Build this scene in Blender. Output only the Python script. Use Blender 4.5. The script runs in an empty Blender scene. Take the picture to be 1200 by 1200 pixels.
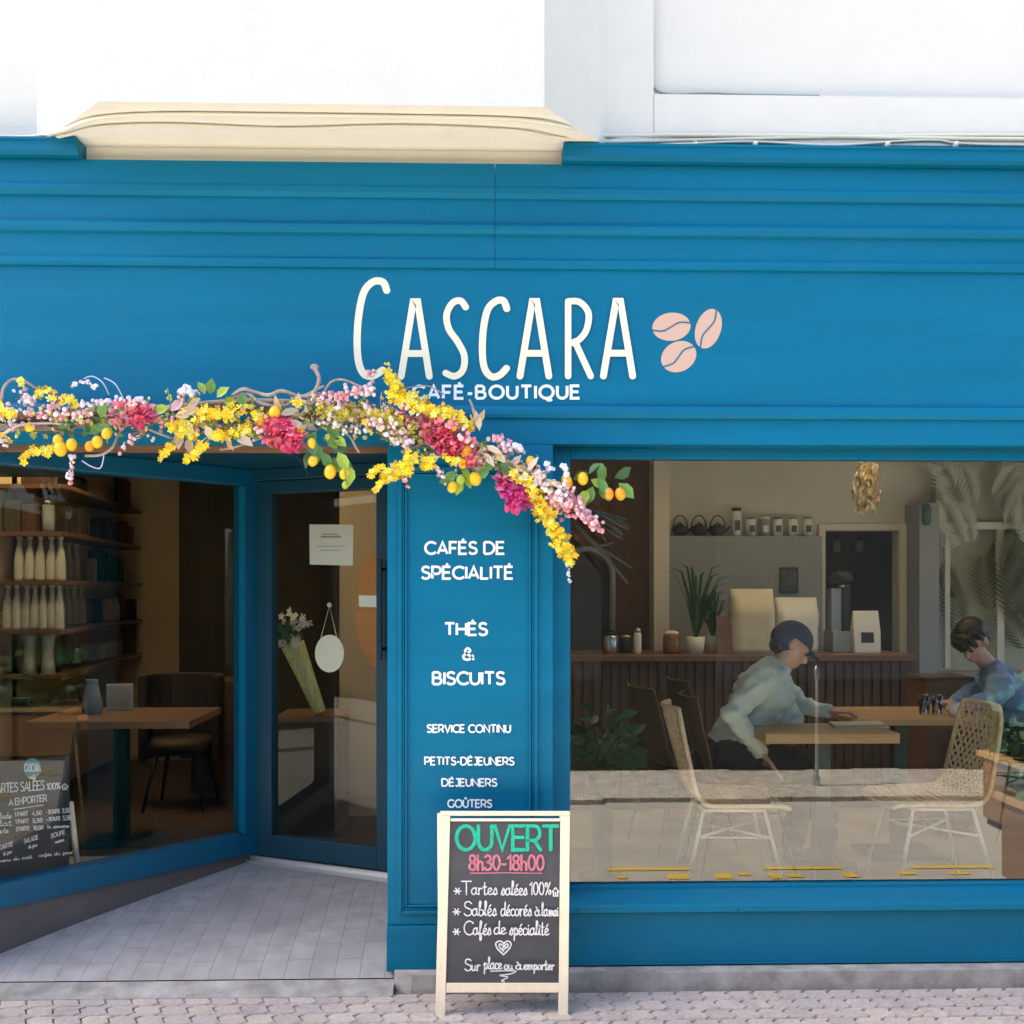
import bpy, math, random
from mathutils import Vector, Matrix, Quaternion
random.seed(7)
R = math.radians
C = bpy.context.scene.collection
scene = bpy.context.scene

# ------------------------------------------------------------------ camera, sky, sun, exposure
CAM = Vector((0.0, -4.1, 1.58)); YAW = R(1.5); F = 1203.0; HZ = 690.0
cd = bpy.data.cameras.new('camera'); cam = bpy.data.objects.new('camera', cd); C.objects.link(cam)
cam.location = CAM; cam.rotation_euler = (R(90), 0, -YAW)
cd.sensor_width = 36; cd.lens = 36 * F / 1200; cd.shift_y = (HZ - 600) / 1200
cd.clip_start = 0.05; cd.clip_end = 500
scene.camera = cam
w = bpy.data.worlds.new('World'); scene.world = w; w.use_nodes = True
nt = w.node_tree; bg = nt.nodes['Background']
sky = nt.nodes.new('ShaderNodeTexSky'); sky.sky_type = 'NISHITA'; sky.sun_disc = False
SUN_EL, SUN_DY = R(54), -0.03
sky.sun_elevation = SUN_EL; sky.sun_rotation = R(270)
nt.links.new(sky.outputs[0], bg.inputs[0]); bg.inputs[1].default_value = 0.12; sky.dust_density = 3.2; sky.ozone_density = .5
sd = bpy.data.lights.new('sun', 'SUN'); sd.energy = 4.6; sd.angle = R(0.53); sd.color = (1, .93, .82)
so = bpy.data.objects.new('sun', sd); C.objects.link(so)
so.rotation_euler = Vector((math.cos(SUN_EL), SUN_DY, -math.sin(SUN_EL))).to_track_quat('-Z', 'Y').to_euler()
so.location = (-8, 0, 14)
scene.view_settings.view_transform = 'Standard'; scene.view_settings.look = 'None'
scene.view_settings.exposure = 2.2; scene.view_settings.gamma = 1
scene.render.engine = 'CYCLES'
cy = scene.cycles
cy.use_denoising = True; cy.max_bounces = 10; cy.diffuse_bounces = 5; cy.glossy_bounces = 5
cy.transparent_max_bounces = 16; cy.transmission_bounces = 6; cy.caustics_reflective = False; cy.caustics_refractive = False
cy.sample_clamp_indirect = 6

# ------------------------------------------------------------------ pixel <-> world
RT = Vector((math.cos(YAW), -math.sin(YAW), 0)); FW = Vector((math.sin(YAW), math.cos(YAW), 0)); UPV = Vector((0, 0, 1))
def ray(px, py): return FW + RT * ((px - 600) / F) + UPV * ((HZ - py) / F)
def P(px, py, Y):
    d = ray(px, py); return CAM + d * ((Y - CAM.y) / d.y)
def PP(px, py, o, n):
    d = ray(px, py); return CAM + d * ((o - CAM).dot(n) / d.dot(n))
def XX(px, Y): return P(px, HZ, Y).x
def ZZ(py, Y, px=600): return P(px, py, Y).z

# ------------------------------------------------------------------ mesh builder
BASE = {}
class MB:
    def __init__(s): s.v = []; s.f = []; s.m = []; s.sm = []
    def add(s, vs, fs, mi=0, smooth=False):
        o = len(s.v); s.v += [tuple(x) for x in vs]
        for f in fs: s.f.append(tuple(i + o for i in f)); s.m.append(mi); s.sm.append(smooth)
        return s
    def box(s, x0, x1, y0, y1, z0, z1, mi=0):
        v = [(x0,y0,z0),(x1,y0,z0),(x1,y1,z0),(x0,y1,z0),(x0,y0,z1),(x1,y0,z1),(x1,y1,z1),(x0,y1,z1)]
        return s.add(v, [(0,3,2,1),(4,5,6,7),(0,1,5,4),(1,2,6,5),(2,3,7,6),(3,0,4,7)], mi)
    def obox(s, o, d, n, s0, s1, n0, n1, z0, z1, mi=0):
        o = Vector(o); U = Vector((0,0,1))
        v = [o + d*a + n*b + U*c for c in (z0, z1) for (a, b) in ((s0,n0),(s1,n0),(s1,n1),(s0,n1))]
        return s.add(v, [(0,3,2,1),(4,5,6,7),(0,1,5,4),(1,2,6,5),(2,3,7,6),(3,0,4,7)], mi)
    def frame3(s, o, ax, ay, az, mi=0):            # parallelepiped from corner and three edges
        o = Vector(o); ax, ay, az = Vector(ax), Vector(ay), Vector(az)
        v = [o, o+ax, o+ax+ay, o+ay, o+az, o+ax+az, o+ax+ay+az, o+ay+az]
        return s.add(v, [(0,3,2,1),(4,5,6,7),(0,1,5,4),(1,2,6,5),(2,3,7,6),(3,0,4,7)], mi)
    def prism(s, pts, z0, z1, mi=0):               # plan polygon, vertical extrusion
        n = len(pts); v = [(p[0],p[1],z0) for p in pts] + [(p[0],p[1],z1) for p in pts]
        fs = [tuple(range(n-1,-1,-1)), tuple(range(n, 2*n))] + [(i,(i+1)%n,n+(i+1)%n,n+i) for i in range(n)]
        return s.add(v, fs, mi)
    def profile(s, prof, x0, x1, mi=0):            # closed (y,z) profile swept along X
        n = len(prof); v = [(x0,p[0],p[1]) for p in prof] + [(x1,p[0],p[1]) for p in prof]
        fs = [tuple(range(n)), tuple(range(2*n-1, n-1, -1))] + [(i, n+i, n+(i+1)%n, (i+1)%n) for i in range(n)]
        return s.add(v, fs, mi)
    def tube(s, pts, r, seg=8, mi=0, cap=True):
        pts = [Vector(p) for p in pts]; n = len(pts)
        rr = r if isinstance(r, (list, tuple)) else [r]*n
        t0 = (pts[1]-pts[0]).normalized(); a = t0.orthogonal().normalized(); vs = []; fs = []
        for i, p in enumerate(pts):
            t = (pts[min(i+1,n-1)] - pts[max(i-1,0)])
            t = t.normalized() if t.length > 1e-9 else t0
            a = (a - t*a.dot(t)); a = a.normalized() if a.length > 1e-6 else t.orthogonal().normalized()
            b = t.cross(a)
            for k in range(seg):
                q = 2*math.pi*k/seg; vs.append(p + (a*math.cos(q) + b*math.sin(q))*rr[i])
        for i in range(n-1):
            for k in range(seg):
                fs.append((i*seg+k, i*seg+(k+1)%seg, (i+1)*seg+(k+1)%seg, (i+1)*seg+k))
        if cap: fs += [tuple(range(seg-1,-1,-1)), tuple(range((n-1)*seg, n*seg))]
        return s.add(vs, fs, mi, True)
    def lathe(s, c, prof, seg=16, mi=0, sx=1, sy=1):
        c = Vector(c); vs = []; fs = []; n = len(prof)
        for (r, z) in prof:
            for k in range(seg):
                q = 2*math.pi*k/seg; vs.append(c + Vector((r*sx*math.cos(q), r*sy*math.sin(q), z)))
        for i in range(n-1):
            for k in range(seg): fs.append((i*seg+k, i*seg+(k+1)%seg, (i+1)*seg+(k+1)%seg, (i+1)*seg+k))
        fs += [tuple(range(seg-1,-1,-1)), tuple(range((n-1)*seg, n*seg))]
        return s.add(vs, fs, mi, True)
    def ell(s, c, rx, ry, rz, mi=0, seg=12, rings=8, rot=None):
        c = Vector(c); vs = []; fs = []
        for i in range(rings+1):
            th = math.pi*i/rings
            for k in range(seg):
                q = 2*math.pi*k/seg
                p = Vector((rx*math.sin(th)*math.cos(q), ry*math.sin(th)*math.sin(q), -rz*math.cos(th)))
                if rot: p = rot @ p
                vs.append(c + p)
        for i in range(rings):
            for k in range(seg): fs.append((i*seg+k, i*seg+(k+1)%seg, (i+1)*seg+(k+1)%seg, (i+1)*seg+k))
        return s.add(vs, fs, mi, True)
    def build(s, name, mats, parent=None, bevel=0, loc=None):
        base = BASE.get(parent.name, Vector((0,0,0))) if parent else (Vector(loc) if loc else Vector((0,0,0)))
        me = bpy.data.meshes.new(name)
        me.from_pydata([tuple(Vector(v)-base) for v in s.v], [], s.f)
        for m in (mats if isinstance(mats, (list, tuple)) else [mats]): me.materials.append(m)
        me.polygons.foreach_set('material_index', s.m); me.polygons.foreach_set('use_smooth', s.sm)
        me.update()
        o = bpy.data.objects.new(name, me); C.objects.link(o); o.parent = parent
        if not parent and loc: o.location = loc
        BASE[o.name] = base
        if bevel:
            b = o.modifiers.new('bevel', 'BEVEL'); b.width = bevel; b.segments = 2; b.limit_method = 'ANGLE'; b.angle_limit = R(40)
        return o
def tag(o, label=None, cat=None, group=None, kind=None):
    if label: o['label'] = label
    if cat: o['category'] = cat
    if group: o['group'] = group
    if kind: o['kind'] = kind
    return o
def thing(name, label, cat, loc=(0,0,0), group=None):
    o = bpy.data.objects.new(name, None); C.objects.link(o); o.location = loc; o.empty_display_size = .1
    BASE[o.name] = Vector(loc); return tag(o, label, cat, group)
def struct(name, mb, mats): return tag(mb.build(name, mats), kind='structure')
def dup(o, loc=None, rz=None, parent=None, label=None, scale=None):
    c = o.copy(); C.objects.link(c); BASE[c.name] = Vector((0,0,0))
    if parent: c.parent = parent
    for ch in list(o.children): dup(ch, parent=c)
    if loc is not None: c.location = loc
    if rz is not None: c.rotation_euler = (0, 0, rz)
    if scale: c.scale = scale
    if label: c['label'] = label
    return c

# ------------------------------------------------------------------ materials
def mat(name, col, rough=.6, metal=0, noise=0, nscale=8, bump=0, bscale=60, spec=.5, coat=0, col2=None, stretch=None, sheen=0):
    m = bpy.data.materials.new(name); m.use_nodes = True; n = m.node_tree; b = n.nodes['Principled BSDF']
    b.inputs['Base Color'].default_value = (*col, 1); b.inputs['Roughness'].default_value = rough
    b.inputs['Metallic'].default_value = metal; b.inputs['Specular IOR Level'].default_value = spec
    b.inputs['Coat Weight'].default_value = coat; b.inputs['Sheen Weight'].default_value = sheen
    tc = n.nodes.new('ShaderNodeTexCoord'); src = tc.outputs['Object']
    if stretch:
        mp = n.nodes.new('ShaderNodeMapping'); mp.inputs['Scale'].default_value = stretch
        n.links.new(src, mp.inputs[0]); src = mp.outputs[0]
    if noise or col2:
        t = n.nodes.new('ShaderNodeTexNoise'); t.inputs['Scale'].default_value = nscale; t.inputs['Detail'].default_value = 6
        t.inputs['Roughness'].default_value = .6
        n.links.new(src, t.inputs['Vector'])
        rp = n.nodes.new('ShaderNodeValToRGB'); rp.color_ramp.elements[0].position = .3; rp.color_ramp.elements[1].position = .7
        c2 = col2 or tuple(min(1, x*(1+noise)) for x in col)
        c1 = col if col2 else tuple(x*(1-noise) for x in col)
        rp.color_ramp.elements[0].color = (*c1, 1); rp.color_ramp.elements[1].color = (*c2, 1)
        n.links.new(t.outputs['Fac'], rp.inputs[0]); n.links.new(rp.outputs[0], b.inputs['Base Color'])
    if bump:
        t = n.nodes.new('ShaderNodeTexNoise'); t.inputs['Scale'].default_value = bscale; t.inputs['Detail'].default_value = 5
        n.links.new(src, t.inputs['Vector'])
        bm = n.nodes.new('ShaderNodeBump'); bm.inputs['Strength'].default_value = bump; bm.inputs['Distance'].default_value = .01
        n.links.new(t.outputs['Fac'], bm.inputs['Height']); n.links.new(bm.outputs[0], b.inputs['Normal'])
    return m
def glass_mat(name, tint=(.93,.97,.95), refl=1.0):
    m = bpy.data.materials.new(name); m.use_nodes = True; n = m.node_tree; n.nodes.clear()
    out = n.nodes.new('ShaderNodeOutputMaterial'); mix = n.nodes.new('ShaderNodeMixShader')
    tr = n.nodes.new('ShaderNodeBsdfTransparent'); tr.inputs[0].default_value = (*tint, 1)
    gl = n.nodes.new('ShaderNodeBsdfGlossy'); gl.inputs['Roughness'].default_value = 0.0; gl.inputs[0].default_value = (1,1,1,1)
    lw = n.nodes.new('ShaderNodeFresnel'); lw.inputs[0].default_value = 1.52
    mu = n.nodes.new('ShaderNodeMath'); mu.operation = 'MULTIPLY'; mu.inputs[1].default_value = refl; mu.use_clamp = True
    n.links.new(lw.outputs[0], mu.inputs[0]); n.links.new(mu.outputs[0], mix.inputs[0])
    n.links.new(tr.outputs[0], mix.inputs[1]); n.links.new(gl.outputs[0], mix.inputs[2]); n.links.new(mix.outputs[0], out.inputs[0])
    return m
BLUE = (.0003, .138, .258)
M = {}
M['blue'] = mat('blue_paint', BLUE, .5, spec=.16, noise=.10, nscale=2.2, bump=.10, bscale=22, stretch=(.35,1,3.2))
M['blue_shade_dark'] = mat('dark_blue_with_recess_shade', (.001,.042,.075), .45, noise=.06, nscale=4, spec=.3)  # dark petrol blue with the deep shade of the recess put into the colour
M['blue_shade_mid'] = mat('blue_with_recess_shade', (.001,.085,.175), .45, noise=.06, nscale=4, spec=.3)  # facade blue darkened so the frame carries the shade of the recess
M['wall'] = mat('white_render', (.67,.655,.61), .9, noise=.025, nscale=5, bump=.25, bscale=120)
M['cream'] = mat('cream_soffit', (.84,.80,.71), .9, noise=.03, nscale=6, bump=.1, bscale=90)
M['panelwall'] = mat('pale_grey_render', (.66,.645,.60), .9, noise=.02, nscale=5, bump=.12, bscale=120)
M['letter'] = mat('cream_vinyl', (.82,.79,.61), .5)
M['bean'] = mat('beige_vinyl', (.62,.40,.30), .5)
M['white_v'] = mat('white_vinyl', (.80,.88,.90), .5)
M['concrete'] = mat('concrete', (.36,.34,.32), .9, noise=.32, nscale=9, bump=.3, bscale=120)
M['plinth'] = mat('dark_plinth', (.10,.095,.10), .85, noise=.12, nscale=6, bump=.15)
M['cable'] = mat('white_cable', (.72,.69,.58), .6)
M['wire'] = mat('grey_wire', (.35,.34,.32), .6)
M['glass'] = glass_mat('window_glass', (.97,.98,.96), 2.2)
M['glass2'] = glass_mat('door_glass', (.92,.95,.90), .6)
M['alu'] = mat('aluminium', (.6,.6,.6), .35, metal=.9)
M['wood_light'] = mat('pale_timber', (.78,.62,.40), .55, noise=.1, nscale=6, stretch=(12,12,1.2))
M['pine'] = mat('pine_frame', (.80,.70,.52), .6, noise=.06, nscale=5, stretch=(10,10,1))
M['slate'] = mat('chalkboard', (.040,.042,.050), .65, col2=(.068,.070,.078), nscale=6)
M['slate2'] = mat('dark_chalkboard', (.012,.02,.024), .6, noise=.1, nscale=7)
M['chalk_w'] = mat('white_chalk', (.66,.66,.68), .9, noise=.28, nscale=160)
M['chalk_g'] = mat('green_chalk', (.015,.44,.28), .9, noise=.3, nscale=120)
M['chalk_p'] = mat('pink_chalk', (.55,.17,.23), .9, noise=.3, nscale=120)
M['teal'] = mat('teal_disc', (.02,.22,.27), .6)
M['black'] = mat('black', (.012,.012,.013), .5)
M['greywall'] = mat('grey_plaster', (.62,.60,.54), .9, noise=.04, nscale=2)
M['bluegrey'] = mat('blue_grey_panel', (.26,.29,.32), .8, noise=.05, nscale=2)
M['beige'] = mat('beige_plaster', (.66,.52,.34), .9, noise=.06, nscale=2)
M['trim'] = mat('cream_trim', (.66,.63,.54), .6)
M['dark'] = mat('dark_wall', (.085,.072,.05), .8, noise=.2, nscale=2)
M['slat'] = mat('brown_slats', (.10,.05,.03), .6, noise=.3, nscale=5, stretch=(8,8,.6))
M['slat_d'] = mat('espresso_wood', (.045,.026,.017), .6, noise=.3, nscale=5)
M['oak'] = mat('oak_top', (.50,.33,.15), .45, noise=.15, nscale=4, stretch=(1.2,10,10))
M['walnut'] = mat('walnut', (.20,.10,.05), .5, noise=.2, nscale=4, stretch=(1.2,10,10))
M['floor'] = mat('interior_floor', (.30,.24,.18), .5, noise=.15, nscale=3)
M['woodfloor'] = mat('dark_wood_floor', (.075,.045,.026), .5, noise=.3, nscale=5, stretch=(1,8,1))
M['rattan'] = mat('rattan', (.78,.62,.40), .6, noise=.2, nscale=40)
M['rattan_d'] = mat('dark_shell', (.05,.034,.024), .5)
M['white_m'] = mat('white_metal', (.90,.89,.86), .4)
M['darkgreen'] = mat('dark_green_steel', (.012,.05,.045), .45)
M['ceramic'] = mat('ceramic', (.76,.74,.64), .4, noise=.05)
M['paper'] = mat('paper', (.62,.58,.44), .8, noise=.05, nscale=5, bump=.3, bscale=9)
M['white'] = mat('white_card', (.74,.74,.70), .7)
M['skin'] = mat('skin', (.56,.34,.25), .55)
M['shirt'] = mat('sage_shirt', (.54,.64,.58), .85, noise=.08, nscale=10, bump=.4, bscale=30)
M['navy'] = mat('navy_cap', (.035,.05,.10), .8)
M['trouser'] = mat('charcoal_trousers', (.014,.016,.02), .85, bump=.3, bscale=14)
M['jacket'] = mat('blue_jacket', (.16,.27,.46), .85, bump=.35, bscale=14)
M['hair'] = mat('dark_hair', (.012,.010,.009), .5, bump=.5, bscale=80)
M['leaf_d'] = mat('dark_leaf', (.03,.11,.035), .5, noise=.35, nscale=12)
M['terra'] = mat('terracotta', (.30,.14,.08), .8)
M['steel'] = mat('brushed_steel', (.5,.5,.5), .3, metal=1)
M['orange'] = mat('orange_wood', (.90,.44,.15), .5, noise=.1, nscale=3, stretch=(1,1,8))
M['amber'] = mat('amber_jar', (.22,.10,.03), .25)
M['greenbook'] = mat('green_cover', (.03,.13,.07), .6)
# garland
M['y1'] = mat('yellow_petal', (.90,.68,.015), .6); M['y2'] = mat('deep_yellow_petal', (.84,.50,.01), .6); M['y3'] = mat('lime_petal', (.78,.74,.14), .6)
M['p1'] = mat('pale_pink_bud', (.78,.52,.52), .6); M['p2'] = mat('rose_bud', (.72,.30,.34), .6); M['p3'] = mat('white_bud', (.80,.74,.76), .6)
M['m1'] = mat('magenta_petal', (.86,.085,.24), .6); M['m2'] = mat('coral_petal', (.88,.21,.27), .6); M['m3'] = mat('fuchsia_petal', (.84,.08,.40), .6)
M['l1'] = mat('lilac_floret', (.62,.60,.74), .7)
M['cr1'] = mat('dried_cream_leaf', (.70,.55,.38), .8, noise=.15, nscale=20); M['cr2'] = mat('dried_tan_leaf', (.52,.36,.22), .8)
M['fr1'] = mat('kumquat_yellow', (.85,.50,.012), .35); M['fr2'] = mat('kumquat_orange', (.82,.33,.01), .35)
M['g1'] = mat('green_leaf', (.12,.26,.05), .5, noise=.2, nscale=15); M['g2'] = mat('lime_leaf', (.34,.46,.05), .5); M['g3'] = mat('deep_green_leaf', (.05,.13,.04), .5)
M['tw1'] = mat('grey_twig', (.38,.30,.24), .85, noise=.3, nscale=30); M['tw2'] = mat('brown_twig', (.16,.10,.06), .85); M['tw3'] = mat('green_black_stem', (.022,.026,.014), .8)
M['moss'] = mat('olive_blossom', (.42,.36,.06), .7)

# brick-like pavers for the recess floor
def paver_mat():
    m = mat('grey_pavers', (.2,.2,.22), .8); n = m.node_tree; b = n.nodes['Principled BSDF']
    tc = n.nodes.new('ShaderNodeTexCoord'); sp = n.nodes.new('ShaderNodeSeparateXYZ'); cb = n.nodes.new('ShaderNodeCombineXYZ')
    n.links.new(tc.outputs['Object'], sp.inputs[0]); n.links.new(sp.outputs['Y'], cb.inputs['X']); n.links.new(sp.outputs['X'], cb.inputs['Y'])
    br = n.nodes.new('ShaderNodeTexBrick'); br.inputs['Scale'].default_value = 1
    br.inputs['Brick Width'].default_value = .20; br.inputs['Row Height'].default_value = .10; br.inputs['Mortar Size'].default_value = .0024
    br.inputs['Mortar Smooth'].default_value = .5
    br.inputs['Color1'].default_value = (.325,.312,.312,1); br.inputs['Color2'].default_value = (.352,.338,.338,1); br.inputs['Mortar'].default_value = (.25,.24,.24,1)
    n.links.new(cb.outputs[0], br.inputs['Vector'])
    no = n.nodes.new('ShaderNodeTexNoise'); no.inputs['Scale'].default_value = 14; no.inputs['Detail'].default_value = 8
    n.links.new(tc.outputs['Object'], no.inputs['Vector'])
    mx = n.nodes.new('ShaderNodeMix'); mx.data_type = 'RGBA'; mx.blend_type = 'OVERLAY'; mx.inputs[0].default_value = .35
    n.links.new(br.outputs['Color'], mx.inputs[6]); n.links.new(no.outputs['Fac'], mx.inputs[7]); n.links.new(mx.outputs[2], b.inputs['Base Color'])
    bp = n.nodes.new('ShaderNodeBump'); bp.inputs['Strength'].default_value = .5; bp.inputs['Distance'].default_value = .004; bp.invert = True
    n.links.new(br.outputs['Fac'], bp.inputs['Height']); n.links.new(bp.outputs[0], b.inputs['Normal'])
    return m
def grime(m, col, scale, lo, hi, amt):
    n = m.node_tree; b = n.nodes['Principled BSDF']; src = b.inputs['Base Color'].links[0].from_socket
    tc = n.nodes.new('ShaderNodeTexCoord'); a = n.nodes.new('ShaderNodeTexNoise'); a.inputs['Scale'].default_value = scale; a.inputs['Detail'].default_value = 9; a.inputs['Roughness'].default_value = .72
    n.links.new(tc.outputs['Object'], a.inputs['Vector'])
    r = n.nodes.new('ShaderNodeMapRange'); r.inputs['From Min'].default_value = lo; r.inputs['From Max'].default_value = hi; r.inputs['To Max'].default_value = amt
    n.links.new(a.outputs['Fac'], r.inputs['Value'])
    x = n.nodes.new('ShaderNodeMix'); x.data_type = 'RGBA'; x.inputs[7].default_value = (*col, 1)
    n.links.new(r.outputs[0], x.inputs[0]); n.links.new(src, x.inputs[6]); n.links.new(x.outputs[2], b.inputs['Base Color'])
M['paver'] = paver_mat()
grime(M['paver'], (.12,.11,.10), 3.5, .52, .72, .55); grime(M['concrete'], (.13,.12,.10), 6, .50, .70, .6)
grime(M['blue'], (.03,.15,.22), 2.5, .56, .78, .35); grime(M['blue'], (.20,.26,.28), 38, .70, .78, .35)
grime(M['wall'], (.52,.50,.45), 1.7, .56, .80, .35); grime(M['cream'], (.58,.52,.42), 2.4, .55, .78, .4); grime(M['pine'], (.42,.33,.22), 16, .60, .76, .4)
M['pv'] = [mat('paving_block', c, .9, noise=.16, nscale=60, bump=.35, bscale=150) for c in ((.46,.39,.355), (.41,.35,.325), (.50,.43,.385), (.43,.38,.36))]
for q_ in M['pv']: grime(q_, (.16,.14,.12), 5.5, .52, .72, .55)
M['joint'] = mat('joint_sand', (.16,.14,.125), .95)
M['asphalt'] = mat('street_asphalt', (.44,.415,.365), .9, noise=.12, nscale=4, bump=.3, bscale=150)
M['flag'] = mat('pale_flagstone', (.50,.45,.375), .9, noise=.25, nscale=7); M['flag2'] = mat('tan_flagstone', (.44,.395,.33), .9, noise=.3, nscale=9); M['flag3'] = mat('grey_flagstone', (.47,.44,.39), .9, noise=.3, nscale=9)
M['yellowpaint'] = mat('yellow_road_paint', (.75,.50,.06), .7, noise=.1, nscale=30)
M['farwall'] = mat('dark_far_wall', (.05,.05,.045), .9, noise=.3, nscale=1.5)

# ------------------------------------------------------------------ stroke lettering
def arc(cx, cy, rx, ry, a0, a1, n=14):
    return [(cx+rx*math.cos(R(a0+(a1-a0)*i/n)), cy+ry*math.sin(R(a0+(a1-a0)*i/n))) for i in range(n+1)]
def cr(p, k=6):
    out = []; n = len(p)
    for i in range(n-1):
        a, b, c, d = p[max(i-1,0)], p[i], p[i+1], p[min(i+2,n-1)]
        for j in range(k):
            t = j/k
            out.append(tuple(.5*((2*b[q]) + (-a[q]+c[q])*t + (2*a[q]-5*b[q]+4*c[q]-d[q])*t*t + (-a[q]+3*b[q]-3*c[q]+d[q])*t**3) for q in (0,1)))
    return out + [p[-1]]
G = {}
G['A'] = (.80, [[(0,0),(.39,1),(.78,0)], [(.13,.29),(.65,.29)]])
G['B'] = (.70, [[(0,0),(0,1)], [(0,1)]+arc(.34,.765,.23,.235,90,-90)+[(0,.53)], [(0,.53)]+arc(.38,.265,.28,.265,90,-90)+[(0,0)]])
G['C'] = (.84, [arc(.5,.5,.5,.5,42,318,20)])
G['D'] = (.84, [[(0,0),(0,1)], [(0,1)]+arc(.32,.5,.5,.5,90,-90,18)+[(0,0)]])
G['E'] = (.62, [[(.6,1),(0,1),(0,0),(.62,0)], [(0,.52),(.54,.52)]])
G['F'] = (.58, [[(.58,1),(0,1),(0,0)], [(0,.48),(.52,.48)]])
G['G'] = (.88, [arc(.5,.5,.5,.5,42,315,20)+[(.86,.16),(.86,.48)]])
G['H'] = (.74, [[(0,0),(0,1)], [(.74,0),(.74,1)], [(0,.5),(.74,.5)]])
G['I'] = (.02, [[(.01,0),(.01,1)]])
G['J'] = (.46, [[(.1,1),(.45,1)]+cr([(.45,1),(.45,.28),(.38,.06),(.2,0),(.02,.14)])])
G['L'] = (.56, [[(0,1),(0,0),(.56,0)]])
G['M'] = (.90, [[(0,0),(0,1),(.45,.3),(.9,1),(.9,0)]])
G['N'] = (.76, [[(0,0),(0,1),(.76,0),(.76,1)]])
G['O'] = (1.0, [arc(.5,.5,.5,.5,0,360,26)])
G['P'] = (.66, [[(0,0),(0,1)]+arc(.36,.7,.3,.3,90,-90)+[(0,.4)]])
G['Q'] = (1.0, [arc(.5,.5,.5,.5,0,360,26), cr([(.45,.02),(.6,-.13),(.78,-.15),(.9,-.06)])])
G['R'] = (.70, [[(0,0),(0,1)]+arc(.36,.7,.3,.3,90,-90)+[(0,.4)], [(.36,.4),(.7,0)]])
G['S'] = (.64, [cr([(.60,.87),(.45,.98),(.3,1),(.11,.93),(.05,.75),(.13,.6),(.32,.52),(.53,.44),(.62,.26),(.53,.07),(.32,0),(.14,.03),(0,.15)])])
G['T'] = (.74, [[(0,1),(.74,1)], [(.37,1),(.37,0)]])
G['U'] = (.72, [[(0,1)]+arc(.36,.37,.36,.37,180,360)+[(.72,1)]])
G['V'] = (.78, [[(0,1),(.39,0),(.78,1)]])
G['Z'] = (.66, [[(0,1),(.66,1),(0,0),(.66,0)]])
G['&'] = (.74, [cr([(.74,0),(.2,.62),(.15,.8),(.31,.98),(.47,.84),(.42,.67),(.2,.52),(.03,.33),(.07,.09),(.28,0),(.5,.1),(.7,.4)])])
G['-'] = (.34, [[(0,.38),(.34,.38)]])
G['0'] = (.56, [arc(.28,.5,.28,.5,0,360,22)])
G['1'] = (.28, [[(0,.78),(.25,1),(.25,0)]])
G['2'] = (.54, [cr([(.03,.85),(.25,1),(.48,.8),(.3,.4),(.02,.0)])+[(.54,0)]])
G['3'] = (.54, [cr([(.02,.9),(.25,1),(.47,.88),(.42,.62),(.2,.53),(.46,.45),(.54,.22),(.36,.02),(.1,.02),(0,.14)])])
G['4'] = (.6, [[(.42,0),(.42,1),(0,.3),(.58,.3)]])
G['5'] = (.54, [[(.5,1),(.1,1),(.06,.55)]+cr([(.06,.55),(.3,.62),(.52,.45),(.5,.15),(.28,0),(0,.1)])])
G['8'] = (.54, [cr([(.27,.53),(.06,.68),(.08,.92),(.27,1),(.46,.92),(.48,.68),(.27,.53),(.03,.36),(.04,.1),(.27,0),(.5,.1),(.51,.36),(.27,.53)])])
G['%'] = (.74, [[(.62,1),(.1,0)], arc(.14,.8,.13,.17,0,360,10), arc(.58,.2,.13,.17,0,360,10)])
G['#'] = (.62, [[(.12,.0),(.12,.42),(0,.42),(.31,.8),(.62,.42),(.5,.42),(.5,0),(.12,0)], [(.31,.1),(.31,.35)]])   # little house
G['*'] = (.42, [[(0,.34),(.42,.34)], [(.1,.14),(.32,.56)], [(.32,.14),(.1,.56)]])
G[','] = (.12, [[(.1,.06),(.02,-.14)]])
# joined handwriting, x-height .5
G['a'] = (.52, [cr([(.37,.40),(.22,.5),(.04,.34),(.05,.1),(.2,.0),(.37,.16)]), cr([(.39,.52),(.39,.12),(.52,.03)])])
G['b'] = (.44, [cr([(.0,.1),(.14,.6),(.2,.95),(.1,1.0),(.07,.6),(.07,.08),(.22,0),(.38,.12),(.38,.36),(.2,.42)])])
G['c'] = (.40, [cr([(.36,.42),(.2,.5),(.04,.34),(.05,.1),(.2,0),(.40,.08)])])
G['d'] = (.52, [cr([(.40,.46),(.2,.5),(.03,.3),(.07,.05),(.22,.0),(.38,.2),(.44,1.0)]), cr([(.43,.9),(.41,.12),(.52,.03)])])
G['e'] = (.40, [cr([(.0,.12),(.2,.25),(.33,.38),(.2,.5),(.06,.38),(.06,.1),(.2,0),(.40,.1)])])
G['f'] = (.40, [cr([(.0,.1),(.2,.5),(.28,.92),(.18,1),(.13,.6),(.12,-.3),(.2,-.38),(.26,-.1),(.14,.05),(.40,.1)])])
G['h'] = (.50, [cr([(.0,.1),(.14,.6),(.2,.95),(.1,1.0),(.07,.6),(.06,0)]), cr([(.06,.2),(.2,.46),(.34,.42),(.36,.1),(.50,.03)])])
G['ħ'] = (.46, [[(.02,1),(.02,0)], cr([(.02,.34),(.12,.54),(.3,.56),(.42,.42),(.44,0)])])
G['i'] = (.22, [cr([(0,.1),(.1,.48),(.1,.08),(.22,.03)]), [(.1,.66),(.12,.70)]])
G['j'] = (.26, [cr([(0,.3),(.12,.48),(.12,-.25),(.04,-.36),(-.02,-.2),(.12,0),(.26,.06)]), [(.11,.66),(.13,.70)]])
G['l'] = (.26, [cr([(0,.1),(.16,.6),(.2,.95),(.1,1),(.08,.5),(.1,.06),(.26,.05)])])
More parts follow.
